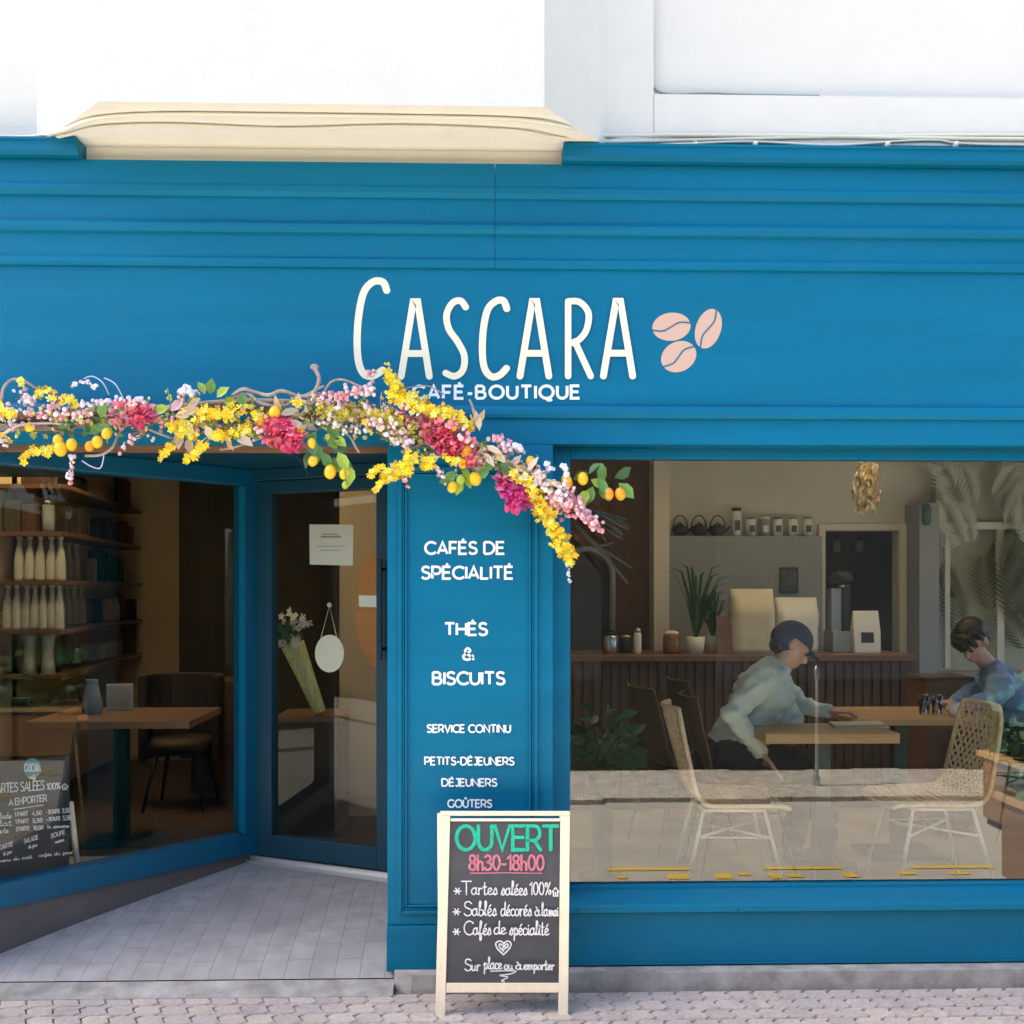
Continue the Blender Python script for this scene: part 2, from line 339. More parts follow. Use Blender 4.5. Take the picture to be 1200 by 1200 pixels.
G['m'] = (.72, [cr([(0,.4),(.08,.48),(.1,0)]), cr([(.1,.25),(.22,.48),(.32,.4),(.33,0)]), cr([(.33,.25),(.46,.48),(.56,.4),(.57,.1),(.72,.03)])])
G['n'] = (.50, [cr([(0,.4),(.08,.48),(.1,0)]), cr([(.1,.25),(.24,.48),(.35,.4),(.36,.1),(.50,.03)])])
G['o'] = (.44, [cr([(.2,.5),(.04,.34),(.06,.08),(.2,0),(.36,.14),(.35,.4),(.2,.5),(.3,.42),(.44,.44)])])
G['p'] = (.46, [cr([(0,.35),(.1,.5),(.09,.0),(.06,-.4)]), cr([(.09,.3),(.22,.5),(.38,.36),(.34,.06),(.2,0),(.1,.08),(.46,.06)])])
G['r'] = (.36, [[(.05,.5),(.06,0)], cr([(.06,.26),(.16,.46),(.32,.46)])])
G['s'] = (.36, [cr([(0,.05),(.2,.5),(.3,.2),(.2,0),(.06,.05),(.36,.08)])])
G['t'] = (.34, [cr([(.14,.9),(.12,.1),(.2,0),(.34,.06)]), [(.0,.58),(.28,.58)]])
G['u'] = (.50, [cr([(0,.4),(.05,.46),(.06,.1),(.18,0),(.34,.16),(.37,.48),(.37,.1),(.50,.03)])])
ACC = {'É':('E',[[(.24,1.12),(.40,1.27)]]), 'Û':('U',[[(.2,1.12),(.36,1.27),(.52,1.12)]]), 'é':('e',[[(.16,.62),(.30,.78)]]), 'à':('a',[[(.12,.8),(.24,.64)]]), 'â':('a',[[(.1,.62),(.22,.8),(.34,.62)]])}
def glyph(ch):
    if ch in ACC: b, ex = ACC[ch]; w_, st = G[b]; return w_, st + ex
    return G[ch]
def layout(text, x0, x1, ytop, ybase, track=.17, slope=0, space=.42):
    """strokes in pixel space, squeezed to the measured box"""
    cur = 0; out = []
    for ch in text:
        if ch == ' ': cur += space; continue
        w_, st = glyph(ch)
        out += [[(cur+p[0], p[1]) for p in s] for s in st]; cur += w_ + (track*(.1 if (ch.isupper() and not text.isupper() and ' ' not in text) else 1) if ch.isupper() or not ch.isalpha() else (track if ch == 'ħ' else .02))
    xs = [p[0] for s in out for p in s]; a, b = min(xs), max(xs); H = ybase - ytop
    return [[(x0+(p[0]-a)/(b-a)*(x1-x0), ybase - p[1]*H + slope*((p[0]-a)/(b-a))) for p in s] for s in out]
def ribbon(mb, strokes, wpx, mp, mi=0, rnd=False, lift0=0, jit=0):
    for k, s in enumerate(strokes):
        pts = [Vector(p) for p in s]
        q = [pts[0]]
        for p in pts[1:]:
            if (p-q[-1]).length > 1e-3: q.append(p)
        if len(q) < 2: continue
        closed = (q[0]-q[-1]).length < .05 and len(q) > 4
        if closed: q = q[:-1]
        n = len(q); h = wpx/2; vs = []; lift = lift0 + k*.00022
        for i in range(n):
            a = q[i-1] if (i or closed) else None; b = q[(i+1) % n] if (i < n-1 or closed) else None
            d1 = (q[i]-a).normalized() if a is not None else None; d2 = (b-q[i]).normalized() if b is not None else None
            d1 = d1 or d2; d2 = d2 or d1
            n1 = Vector((-d1.y, d1.x)); n2 = Vector((-d2.y, d2.x)); mm = n1+n2
            if mm.length < .15: mm = n1.copy(); sc = 1
            else: mm.normalize(); sc = min(1/max(mm.dot(n1), .3), 1.9)
            hh = h*(1+(random.uniform(-jit, jit) if jit else 0))
            vs += [mp(q[i]+mm*hh*sc, lift), mp(q[i]-mm*hh*sc, lift)]
        fs = [(2*i, 2*i+1, 2*i+3, 2*i+2) for i in range(n-1)]
        if closed: fs.append((2*n-2, 2*n-1, 1, 0))
        mb.add(vs, fs, mi)
        if rnd and not closed:
            for (e, d) in ((q[0], (q[0]-q[1]).normalized()), (q[-1], (q[-1]-q[-2]).normalized())):
                nn = Vector((-d.y, d.x)); m_ = 7
                cap = [mp(e + nn*h*math.cos(math.pi*i/m_) + d*h*math.sin(math.pi*i/m_), lift) for i in range(m_+1)]
                mb.add(cap, [tuple(range(m_+1))], mi)
def plane_map(o, n, sgn=1):
    return lambda p, lift: PP(p[0], p[1], o, n) + n*lift

# ================================================================== SETTING
YG = 0.12                     # display glass plane
FLI = 0.17                    # interior floor level
road = MB(); road.add([(-60,-40,-.016),(60,-40,-.016),(60,.02,-.016),(-60,.02,-.016)], [(0,1,2,3)])
struct('street', road, M['asphalt'])
fp = MB(); 
x = -30.0
while x < 30:
    L_ = random.uniform(.35, .7); fp.box(x, x+L_-.006, -4.46+random.uniform(-.05,.05), -3.27+random.uniform(-.05,.05), -.014, .02+random.uniform(-.004,.004), random.randrange(3)); x += L_
struct('far_pavement', fp, [M['flag'], M['flag2'], M['flag3']])
pv = MB()
PWX, PWY = .100, .088
for j in range(-9, 0):
    for i in range(-38, 38):
        x0 = i*PWX + (j % 2)*PWX*.5 + j*.012; y0 = -.085 + (j+1)*PWY - PWY
        g = .0035; z = random.uniform(-.0015, .0015); a = .016
        def sh(t): return a*math.sin(t*math.pi*2)
        lf = [(x0+g+sh(t)+.02*t, y0+g+(PWY-2*g)*t) for t in (0,.25,.5,.75,1)]
        rt_ = [(x0+PWX-g+sh(t)+.02*t, y0+g+(PWY-2*g)*t) for t in (0,.25,.5,.75,1)]
        ring = rt_ + lf[::-1]; cx = sum(p[0] for p in ring)/10; cyy = sum(p[1] for p in ring)/10; n = len(ring)
        top = [(cx+(p[0]-cx)*.93, cyy+(p[1]-cyy)*.92, z) for p in ring]; bot = [(p[0], p[1], -.006) for p in ring]; bb = [(p[0], p[1], -.02) for p in ring]
        pv.add(top+bot+bb, [tuple(range(n))] + [(n+k, n+(k+1)%n, (k+1)%n, k) for k in range(n)] + [(2*n+k, 2*n+(k+1)%n, n+(k+1)%n, n+k) for k in range(n)], random.choice((0,0,1,2,3)))
jb = [(-4.2,-.90,-.0085),(4.2,-.90,-.0085),(4.2,-.02,-.0085),(-4.2,-.02,-.0085)]
pv.add(jb, [(0,1,2,3)], 4)
struct('pavement', pv, M['pv'] + [M['joint']])
# yellow bay marking on the street (seen mirrored in the glass)
ym = MB()
def mk(px0, px1, yr, w_):
    v = 2*YG - yr; a, b = XX(px0, v), XX(px1, v)
    ym.add([(a,yr-w_/2,-.0115),(b,yr-w_/2,-.0115),(b,yr+w_/2,-.0115),(a,yr+w_/2,-.0115)], [(0,1,2,3)])
for a, b in ((711,808),(893,985),(1068,1165)): mk(a, b, -1.47, .055)
for a, b in ((722,735),(782,808),(838,858),(864,878),(902,914),(922,940),(988,1004),(1052,1072),(1112,1136)): mk(a, b, -1.33+random.uniform(-.03,.03), random.uniform(.05,.11))
struct('road_marking', ym, M['yellowpaint'])

# recess geometry -----------------------------------------------------------
YA = 1.05
A = Vector((XX(291, YA), YA, 0)); LD = Vector((-math.cos(R(46)), -math.sin(R(46)), 0))    # runs out to the left
B = PP(0, HZ, A, Vector((-LD.y, LD.x, 0))); B.z = 0; YB = B.y
LN = Vector((-LD.y, LD.x, 0)); LN = LN if LN.y < 0 else -LN     # faces the street
LEN = (B-A).length; L_END = LEN*(YA-.06)/(YA-YB)
D0 = Vector((XX(303, 1.055), 1.055, 0)); D1 = PP(508, HZ, D0, Vector((math.sin(R(25)), math.cos(R(25)), 0))); D1.z = 0
DD = (D1-D0).normalized(); DN = Vector((DD.y, -DD.x, 0)); DN = DN if DN.y < 0 else -DN
DLEN = (D1-D0).length
def yback(x):
    if x >= D0.x: return D0.y + (x-D0.x)*DD.y/DD.x
    return YA
ef = MB(); nx, ny = 40, 24; xl, xr = -3.6, XX(505, .2)
def fz(x, y): return .03 + .205*(max(0, y)/yback(x))**.75
vs = []
for j in range(ny+1):
    for i in range(nx+1):
        x = xl + (xr-xl)*i/nx; y = (yback(x)+.04)*j/ny; vs.append((x, y, fz(x, y)))
ef.add(vs, [(j*(nx+1)+i, j*(nx+1)+i+1, (j+1)*(nx+1)+i+1, (j+1)*(nx+1)+i) for j in range(ny) for i in range(nx)], 0, True)
struct('entrance_floor', ef, M['paver'])
xpl = XX(454, 0); xpr = XX(648, 0)
ks = MB()
ks.add([(-6,0,.026),(xpl+.0298,0,.026),(xpl+.0298,-.112,.003),(-6,-.112,.003),(-6,-.115,-.02),(xpl+.0298,-.115,-.02)], [(0,3,2,1),(3,4,5,2)])
ks.prism([(xpl+.03,.0),(xpl+.03,-.03),(xpl+.10,-.075),(5.2,-.075),(5.2,.0)], -.02, .068)
struct('kerb', ks, M['concrete'])
fl = MB(); fl.box(-4.7, 5.2, .13, 5.4, .10, FLI)
# carve is not needed: the recess floor rides above it
fl = MB(); fl.prism([(A+LD*L_END+Vector((0,.1,0))).to_tuple()[:2], (A+Vector((0,.12,0))).to_tuple()[:2], (D1+Vector((0,.1,0))).to_tuple()[:2], (xpr,.14), (5.2,.14), (5.2,5.4), (-4.7,5.4), (-4.7,.2)], .08, FLI)
struct('interior_floor', fl, M['floor'])
fl = MB(); fl.prism([(A+LD*L_END+Vector((.05,.2,0))).to_tuple()[:2], (A+Vector((0,.17,0))).to_tuple()[:2], (D1.x-.1, D1.y+.2), (-.6, 1.6), (-.6,4.4), (-4.55,4.4), (-4.55,.5)], FLI, FLI+.0008)
struct('wood_floor', fl, M['woodfloor'])

# ================================================================== CAFE BUILDING
cafe = thing('cafe_building', 'blue painted cafe shopfront with white rendered wall and bay above it', 'building')
up = MB()
up.box(-20, 5.2, .03, .3, 2.9, 8.0, 0)
xs0, xs1 = XX(640, 0), XX(765, 0); zb0, zb1 = 3.36, ZZ(112, -.02, 900)
up.box(xs0, xs1, -.02, .028, zb0, 8.0, 0); up.box(xs1+.002, 5.2, -.022, .028, zb0, zb1, 0)
up.box(-20, -4.6, -.02, 5.5, -.02, 2.9, 0);
up.box(-20, 5.2, .3, 1.5, 2.85, 8.0, 0)
up.box(-20, 5.5, -.34, 1.5, 8.0, 8.2, 0)
up.build('upper_wall', [M['wall']], cafe)
ubp = MB(); ubp.box(xs1+.004, 5.19, .018, .029, zb1+.002, 7.9); ubp.build('wall_panel', M['panelwall'], cafe)
ZO = 3.337
ox = [(XX(42, .02), .03), (XX(115, -.363), -.363), (XX(638, -.363), -.363), (XX(722, .02), .03)]
ob = MB(); n = 4
v = [(p[0], p[1], ZO) for p in ox] + [(p[0], p[1], 8.0) for p in ox]
ob.add(v, [(0,1,5,4),(1,2,6,5),(2,3,7,6)], 0); ob.add([Vector(x) for x in v[:4]], [(3,2,1,0)], 1)
oriel = ob.build('bay', [M['wall'], M['cream']], cafe)
ht = MB()   # recess between bay soffit and fascia top
ht.box(XX(92,0), XX(660,0), .02, .029, 3.2, ZO-.001); ht.build('soffit_band', M['cream'], cafe)

FX0, FX1 = -6.0, 5.2
Z = lambda py: ZZ(py, 0, 573)
prof = [(0.0, Z(520)), (0.0, Z(491)), (-.022, Z(490)), (-.032, Z(486)), (-.032, Z(481)), (-.018, Z(476)), (.004, Z(475.5)), (.004, Z(316)),
        (-.014, Z(315)), (-.022, Z(311)), (-.022, Z(306)), (-.006, Z(303)), (-.006, Z(278)), (-.03, Z(276)), (-.045, Z(271)), (-.045, Z(267)), (-.026, Z(263)), (-.014, Z(262)),
        (-.014, Z(236)), (-.034, Z(235)), (-.05, Z(230)), (-.05, Z(224)), (-.042, Z(221)), (-.042, Z(195)), (.028, Z(195)), (.028, Z(400)), (.10, Z(400)), (.10, Z(520))]
fm = MB(); xj = XX(580, 0)

prof = [(q_[0]*(.62 if -.06 < q_[0] < 0 else 1), q_[1]) for q_ in prof]
lowp = prof[:8] + [(.024, Z(316)), (.024, Z(400)), (.10, Z(400)), (.10, Z(520))]; uppx = [(.004, Z(316)+.0002)] + prof[8:24] + [(.026, Z(195)), (.026, Z(316)+.0002)]
fm.profile(lowp, FX0, FX1); fm.profile(uppx, FX0, xj-.001); fm.profile(uppx, xj+.001, FX1)
fascia = fm.build('fascia', M['blue'], cafe)
for (a, b) in ((FX0, XX(92, -.06)), (XX(660, -.06), FX1)):
    c = MB(); c.profile([(-.075, Z(191)), (-.075, Z(180)), (-.083, Z(179)), (-.083, Z(176.5)), (.028, Z(175.5)), (.028, Z(194.5)), (-.06, Z(194.5))], a, b)
    c.build('cornice', M['blue'], cafe)
# fascia lettering
FO = Vector((0, .004, 0)); FN = Vector((0, -1, 0)); fmap = plane_map(FO, FN)
lt = MB()
def box_strokes(st, x0, x1, y0, y1): return [[(x0+p[0]*(x1-x0), y1-p[1]*(y1-y0)) for p in s] for s in st]
bigC = [cr([(.98,.90),(.86,.985),(.55,.985),(.26,.86),(.10,.55),(.10,.22),(.26,.05),(.55,.02),(.85,.08)])]
smC = [cr([(.98,.88),(.85,.98),(.55,.97),(.24,.84),(.08,.50),(.12,.16),(.38,.02),(.7,.03),(.97,.12)])]
Ast = [[(.06,.02),(.44,.97),(.58,.97),(.95,.02)], [(.22,.31),(.80,.31)]]
Sst = [cr([(.94,.90),(.72,.98),(.38,.95),(.14,.80),(.24,.62),(.60,.46),(.88,.28),(.82,.10),(.48,.02),(.10,.06)])]
Rst = [[(.14,.02),(.14,.97)], cr([(.14,.97),(.55,.96),(.86,.82),(.78,.60),(.45,.46),(.18,.44)]), [(.38,.46),(.94,.02)]]
k = 0
for st, x0, x1, y0, y1, w_ in ((bigC,415.5,454,329,443,8.4),(Ast,468,505,351,443,8),(Sst,519.5,547.5,351,443,7.8),(smC,563,594.5,351,443,8.2),(Ast,607,645,351,443,8),(Rst,661,694,351,443,7.6),(Ast,704.5,743,351,443,8)):
    ribbon(lt, box_strokes(st, x0, x1, y0, y1), w_, fmap, 0, True, .0015+k*.0012); k += 1
# thicker feet of the A strokes
lt.build('shop_name', M['letter'], fascia)
lt = MB(); ribbon(lt, layout('CAFÉ-BOUTIQUE', 484, 679, 452.5, 467, .3), 3.4, fmap, 0, False, .0015); lt.build('lettering', M['white_v'], fascia)
for (cx, cyy, rx, ry, ang) in ((786.8,383,22.5,16.5,6), (830,385.3,14.8,24,-18), (795.3,418,21.5,17.5,28)):
    bm_ = MB(); a = R(ang); N = 36
    def rot(p): return (cx+p[0]*math.cos(a)-p[1]*math.sin(a), cyy-p[1]*math.cos(a)-p[0]*math.sin(a))
    pts = [rot((rx*math.cos(2*math.pi*i/N), ry*math.sin(2*math.pi*i/N))) for i in range(N)]
    bm_.add([fmap(p, .0015) for p in pts], [tuple(range(N))])
    if ry > rx: s_ = [rot(p) for p in cr([(-2,-ry),(-4,-ry*.45),(0,0),(4,ry*.45),(2,ry)])]
    else: s_ = [rot(p) for p in cr([(-rx,-2),(-rx*.45,-4),(0,0),(rx*.45,4),(rx,2)])]
    ribbon(bm_, [s_], 1.6, fmap, 1, False, .003)
    bm_.build('coffee_bean', [M['bean'], M['blue']], fascia)

# pilaster -------------------------------------------------------------------
pm = MB(); zp0 = .06; zpt = Z(520)-.002
pm.box(xpl, xpr, -.002, .16, ZZ(1083, 0)+.001, zpt)
pm.box(xpl-.002, xpr+.002, -.016, .16, zp0, ZZ(1083, 0))
pil = pm.build('pilaster', M['blue'], cafe, bevel=.003)
pd = MB()
def rect_mould(x0, x1, y0, y1, w_, h0):
    a, b = XX(x0, 0), XX(x1, 0); z0, z1 = ZZ(y1, 0), ZZ(y0, 0); yo = -.0025
    pd.box(a, a+w_, yo-h0, yo, z0, z1); pd.box(b-w_, b, yo-h0, yo, z0, z1)
    pd.box(a+w_+.0003, b-w_-.0003, yo-h0, yo, z0, z0+w_); pd.box(a+w_+.0003, b-w_-.0003, yo-h0, yo, z1-w_, z1)
rect_mould(467, 630, 548, 1069, .014, .013); rect_mould(471.4, 625.6, 552.5, 1064.5, .008, .007); rect_mould(475, 622, 556, 1061, .007, .012)
pd.build('panel_moulding', M['blue'], pil, bevel=.002)
lt = MB(); pmap = plane_map(Vector((0, -.002, 0)), FN)
for i, (t, x0, x1, yt, yb, w_) in enumerate((('CAFÉS DE',498.5,591,635.3,649,2.5),('SPÉCIALITÉ',494.5,601,664.2,678,2.5),('THÉS',521.5,570.5,730.3,744,2.5),('&',543,555.5,759.5,773,2.4),('BISCUITS',507.5,591,787.8,801.7,2.5),
        ('SERVICE CONTINU',500.8,598,849.3,858,1.6),('PETITS-DÉJEUNERS',498,602,887.3,896,1.6),('DÉJEUNERS',518,582,912.5,921,1.6),('GOÛTERS',525,576,937.2,945.8,1.6))):
    lt = MB(); ribbon(lt, layout(t, x0, x1, yt, yb, .2), w_*1.16, pmap, 0, False, .0015+i*.0001); lt.build('lettering', M['white_v'], pil)

# display window -----------------------------------------------------------------
wx0 = xpr; wx1 = 4.9
gx0 = XX(668, YG-.02); gz1 = ZZ(538, YG-.02, 700); gz0 = ZZ(1037, YG-.02, 700)
fr = MB(); fy0, fy1 = YG-.03, YG+.03
fr.box(xpr+.002, gx0, fy0, fy1, .30, zpt); fr.box(gx0+.0005, wx1, fy0, fy1, gz1, zpt); fr.box(gx0+.0005, wx1, fy0, fy1, .30, gz0)
win = fr.build('display_window', M['blue'], cafe, bevel=.003)
gm = MB(); gm.add([(gx0-.01,YG,gz0-.01),(wx1,YG,gz0-.01),(wx1,YG,gz1+.01),(gx0-.01,YG,gz1+.01)], [(0,1,2,3)]); gm.build('glass', M['glass'], win)
sl = MB(); zs = ZZ(1062, -.03, 800)
sl.profile([(fy0-.0005, gz0-.012), (-.026, zs+.006), (-.032, zs), (-.032, ZZ(1069, -.03, 800)), (-.02, ZZ(1071, -.03, 800)), (fy0-.0005, ZZ(1071, -.03, 800))], xpr+.003, wx1)
sill = sl.build('sill', M['blue'], win, bevel=.002)
sc_ = MB()
for px in (677, 865, 1052): MB().ell(P(px, 1066, -.0325), .004, .003, .004, 0, 10, 6).build('screw', M['black'], win)
sr = MB(); sr.box(xpr+.003, wx1, -.004, .10, .075, ZZ(1071, -.03, 800)-.001); sr.box(xpr+.003, wx1, -.008, -.0045, .075, .083)
sr.build('stall_riser', M['blue'], cafe)

# recess soffit, batten -------------------------------------------------------------
rs = MB(); ZC = Z(520)+.012
rs.prism([(-5,.101),(xpr,.101),(xpr,.9),(D1.x+.2,1.3),(A.x,1.4),(-5,1.4)], ZC, ZC+.05)
rs.build('entrance_ceiling', M['blue_shade_dark'], cafe)
bt = MB(); bt.box(-5, xpl, .103, .128, Z(527), ZC-.001); bt.build('batten', M['walnut'], cafe)
# left (splayed) window
lw = MB(); zf0, zg0, zg1 = .268, .372, 2.092
lw.obox(A, LD, LN, -.02, L_END, -.05, .05, zf0, zg0); lw.obox(A, LD, LN, -.02, L_END, -.05, .05, zg1, ZC-.001)
lw.obox(A, LD, LN, -.02, .052, -.05, .05, zg0+.0005, zg1-.0005)
lw.obox(A, LD, LN, L_END-.1, L_END, -.05, .05, zg0+.0005, zg1-.0005)
sw = lw.build('side_window', M['blue_shade_mid'], cafe, bevel=.004)
gm = MB(); q = [A+LD*.05, A+LD*(L_END-.09)]
gm.add([q[0]+UPV*(zg0-.01), q[1]+UPV*(zg0-.01), q[1]+UPV*(zg1+.01), q[0]+UPV*(zg1+.01)], [(0,1,2,3)]); gm.build('glass', M['glass2'], sw)
be = MB(); be.obox(A, LD, LN, .0525, .0555, .002, .053, zg0+.004, zg1-.004); be.build('glazing_bead', M['blue'], sw)
pl = MB(); pl.obox(A, LD, LN, -.03, L_END, -.045, .03, -.02, zf0-.001); pl.build('plinth', M['plinth'], cafe)
# left pier of the facade (outside the picture) and corner post
lp = MB(); lp.box(-5.2, (A+LD*L_END).x-.0, -.002, .2, -.02, zpt); lp.build('pier', M['blue'], cafe)
cp = MB(); cp.prism([(A.x+.005, A.y+.02), ((A-LN*.05).x, (A-LN*.05).y+.05), (D0.x+.0, D0.y+.05), (D0.x-.002, D0.y-.025), (A.x+.012, A.y-.03)], .2, ZC-.001)
cp.build('corner_post', M['blue_shade_dark'], cafe)
# door
dz0, dgz0, dgz1 = .262, .365, 2.05
sL = (P(325,690,1.03)-D0).dot(DD); sR = (PP(444.5,690,D0,DN)-D0).dot(DD)
dm = MB()
dm.obox(D0, DD, DN, .0, sL, -.03, .03, dz0, ZC-.06); dm.obox(D0, DD, DN, sR, sR+.13, -.03, .03, dz0, ZC-.06)
dm.obox(D0, DD, DN, sL+.0003, sR-.0003, -.03, .03, dz0, dgz0); dm.obox(D0, DD, DN, sL+.0003, sR-.0003, -.03, .03, dgz1, ZC-.06)
dm.obox(D0, DD, DN, -.03, sR+.3, -.05, .05, ZC-.058, ZC-.001)
door = dm.build('door', M['blue_shade_dark'], cafe, bevel=.004)
gm = MB(); gm.add([D0+DD*a+UPV*b for a, b in ((sL-.01,dgz0-.01),(sR+.01,dgz0-.01),(sR+.01,dgz1+.01),(sL-.01,dgz1+.01))], [(0,1,2,3)]); gm.build('glass', M['glass2'], door)
th = MB(); th.obox(D0, DD, DN, -.04, sR+.3, -.05, .065, .20, .240); th.obox(D0, DD, DN, -.04, sR+.3, -.05, .045, .2405, .259)
th.build('threshold', M['alu'], door)
dh = MB(); hb = D0+DD*(sR+.045)+DN*.075
dh.box(hb.x-.012, hb.x+.012, hb.y-.012, hb.y+.012, 1.25, 1.72); 
for z_ in (1.3, 1.67): dh.tube([hb+UPV*z_, hb-DN*.05+UPV*z_], .008)
dh.build('handle', M['blue_shade_dark'], door, bevel=.003)
dr = MB(); dr.obox(D0, DD, DN, sR+.132, sR+.34, -.05, .05, .2, ZC-.06)
dr.prism([(D1.x+.05, D1.y), (D1.x+.12, D1.y), (xpl+.15, .165), (xpl+.06, .165)], .03, ZC-.001); dr.build('door_jamb', M['blue_shade_dark'], cafe)

# interior shell -------------------------------------------------------------------
YW = 3.2
iw = MB()
dx0, dx1 = XX(966, YW), XX(1052, YW); dzt = ZZ(622, YW, 1000)
iw.box(XX(560, YW), dx0, YW, YW+.1, FLI, 2.85); iw.box(dx1, XX(1072, YW), YW, YW+.1, FLI, 2.85); iw.box(dx0, dx1, YW, YW+.1, dzt, 2.85)
iw.box(XX(1072, YW), 5.2, YW, YW+.1, FLI, 2.85)
iw.box(4.9, 5.0, .16, 5.4, -.02, .5); iw.box(4.9, 5.0, .16, 5.4, 2.35, 2.85); iw.box(4.9, 5.0, 3.0, 5.4, .5, 2.35); iw.build('interior_wall', M['greywall'], cafe); iw = MB(); iw.box(-4.7, -4.6, .2, 5.4, FLI, 2.85)  # right wall keeps an opening out of view, added to let daylight in
iw.build('interior_wall', M['greywall'], cafe)
iw = MB(); iw.box(-4.7, 5.2, 4.6, 4.7, FLI, 2.85)
iw.box(-3.16, -3.06, 2.4, 4.6, FLI, 2.85); iw.box(-4.6, -3.06, 2.62, 2.7, FLI, 2.85); 
iw.build('interior_wall', M['beige'], cafe); iw = MB()
xq0, xq1 = XX(398, 2.3), XX(545, 2.3); iw.box(xq0, xq1, 2.3, 2.4, FLI, 2.85); iw.box(xq1-.1, xq1, 2.4, 4.6, FLI, 2.85)
iw.build('interior_wall', M['beige'], cafe)
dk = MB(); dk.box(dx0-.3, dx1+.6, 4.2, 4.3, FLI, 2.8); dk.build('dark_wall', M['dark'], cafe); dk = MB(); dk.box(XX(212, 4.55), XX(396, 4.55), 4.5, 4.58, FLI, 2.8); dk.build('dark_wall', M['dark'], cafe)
ic = MB(); 
ADDED_SKYLIGHTS = [(-3.5, -2.1, 1.8, 2.9), (-1.7, -.9, 1.6, 2.1), (.9, 3.1, 1.65, 2.2)]  # ceiling openings added out of view to brighten the rooms below
def holes(mb, x0, x1, y0, y1, z0, z1, hs):
    xs = x0
    for (a, b_, c, d) in sorted(hs):
        mb.box(xs, a, y0, y1, z0, z1); mb.box(a, b_, y0, c, z0, z1); mb.box(a, b_, d, y1, z0, z1); xs = b_
    mb.box(xs, x1, y0, y1, z0, z1)
holes(ic, -4.7, 5.2, .2, 5.4, 2.60, 2.86, ADDED_SKYLIGHTS); ic.build('interior_ceiling', M['greywall'], cafe)
mk_ = bpy.data.materials.new('added_skylight_pane'); mk_.use_nodes = True; n_ = mk_.node_tree; n_.nodes.clear()
o_ = n_.nodes.new('ShaderNodeOutputMaterial'); t_ = n_.nodes.new('ShaderNodeBsdfTranslucent'); t_.inputs[0].default_value = (.80,.70,.52,1); n_.links.new(t_.outputs[0], o_.inputs[0])
for (a, b_, c, d) in ADDED_SKYLIGHTS: MB().box(a-.02, b_+.02, c-.02, d+.02, 2.865, 2.885).build('added_skylight', mk_, cafe)  # added translucent panes that spread sunlight into the interior
tr = MB(); tw = .05; ty0 = YW-.03
tr.box(dx0-tw, dx0, ty0, YW-.001, FLI, dzt+tw); tr.box(dx1, dx1+tw*1.6, ty0, YW-.001, FLI, dzt+tw); tr.box(dx0+.0005, dx1-.0005, ty0, YW-.001, dzt, dzt+tw)
tr.build('doorway_trim', M['trim'], cafe, bevel=.004)
lg = MB(); zl = ZZ(628, YW-.12, 860); lg.box(XX(784, YW-.14), dx0-.06, YW-.14, YW-.001, FLI, zl); lg.build('ledge_panel', M['bluegrey'], cafe, bevel=.004)
pi = MB(); pi.box(XX(765, 2.9), XX(783, 2.9), 2.85, YW-.001, FLI, 2.6); pi.build('interior_pier', M['greywall'], cafe)
pi = MB(); pi.box(XX(1074, 3.0), XX(1097, 3.0), 2.95, YW-.001, FLI, ZZ(590, 3.0, 1085)); pi.build('interior_pillar', M['bluegrey'], cafe)
bw = MB(); bw.box(XX(640, 3.1), XX(764, 3.1), 3.05, YW-.001, FLI, 2.6); bw.build('dark_panelling', M['slat'], cafe)
# palm print panel at right
pp = MB(); px0, px1 = XX(1098, 3.1), 4.85
pp.box(px0, px1, 3.12, YW-.001, 1.0, 2.6, 0)
def frond(mb, base, ang, L, mi, y):
    n_ = 11; d = Vector((math.cos(ang), 0, math.sin(ang))); s = Vector((-d.z, 0, d.x))
    for i in range(n_):
        t = .12 + .88*i/n_; c = base + d*L*t; ll = L*.42*math.sin(math.pi*(.15+.8*t))
        for sg in (-1, 1):
            e = c + (s*sg*.8 + d*.75).normalized()*ll; wv = d*.016
            mb.add([(c.x,y,c.z), ((c+e).x/2+wv.x, y-.001, (c+e).z/2+wv.z), (e.x,y,e.z), ((c+e).x/2-wv.x, y, (c+e).z/2-wv.z)], [(0,1,2,3)], mi); y -= .00012
    return y
y_ = 3.117
for i in range(64):
    b = Vector((random.uniform(px0+.05, px0+1.25), 0, random.uniform(1.1, 2.45)))
    y_ = frond(pp, b, R(random.uniform(50, 130)), random.uniform(.28, .5), 1 if b.z < 1.75 else 2, y_)
pp.build('palm_print', [mat('pale_green_paper', (.40,.43,.33), .8), mat('dark_frond_print', (.10,.12,.06), .8), mat('pale_frond_print', (.46,.50,.42), .8)], cafe)
pf = MB(); a, b = XX(1107, 3.05), 4.8
z0, z1 = 1.02, ZZ(612, 3.05, 1140)
pf.box(a, a+.035, 3.04, 3.075, z0, z1); pf.box(a+.0355, b, 3.04, 3.075, z1-.05, z1); c = XX(1168, 3.05); pf.box(c, c+.05, 3.04, 3.075, z0, z1-.0505)
pf.build('window_frame', M['trim'], cafe)

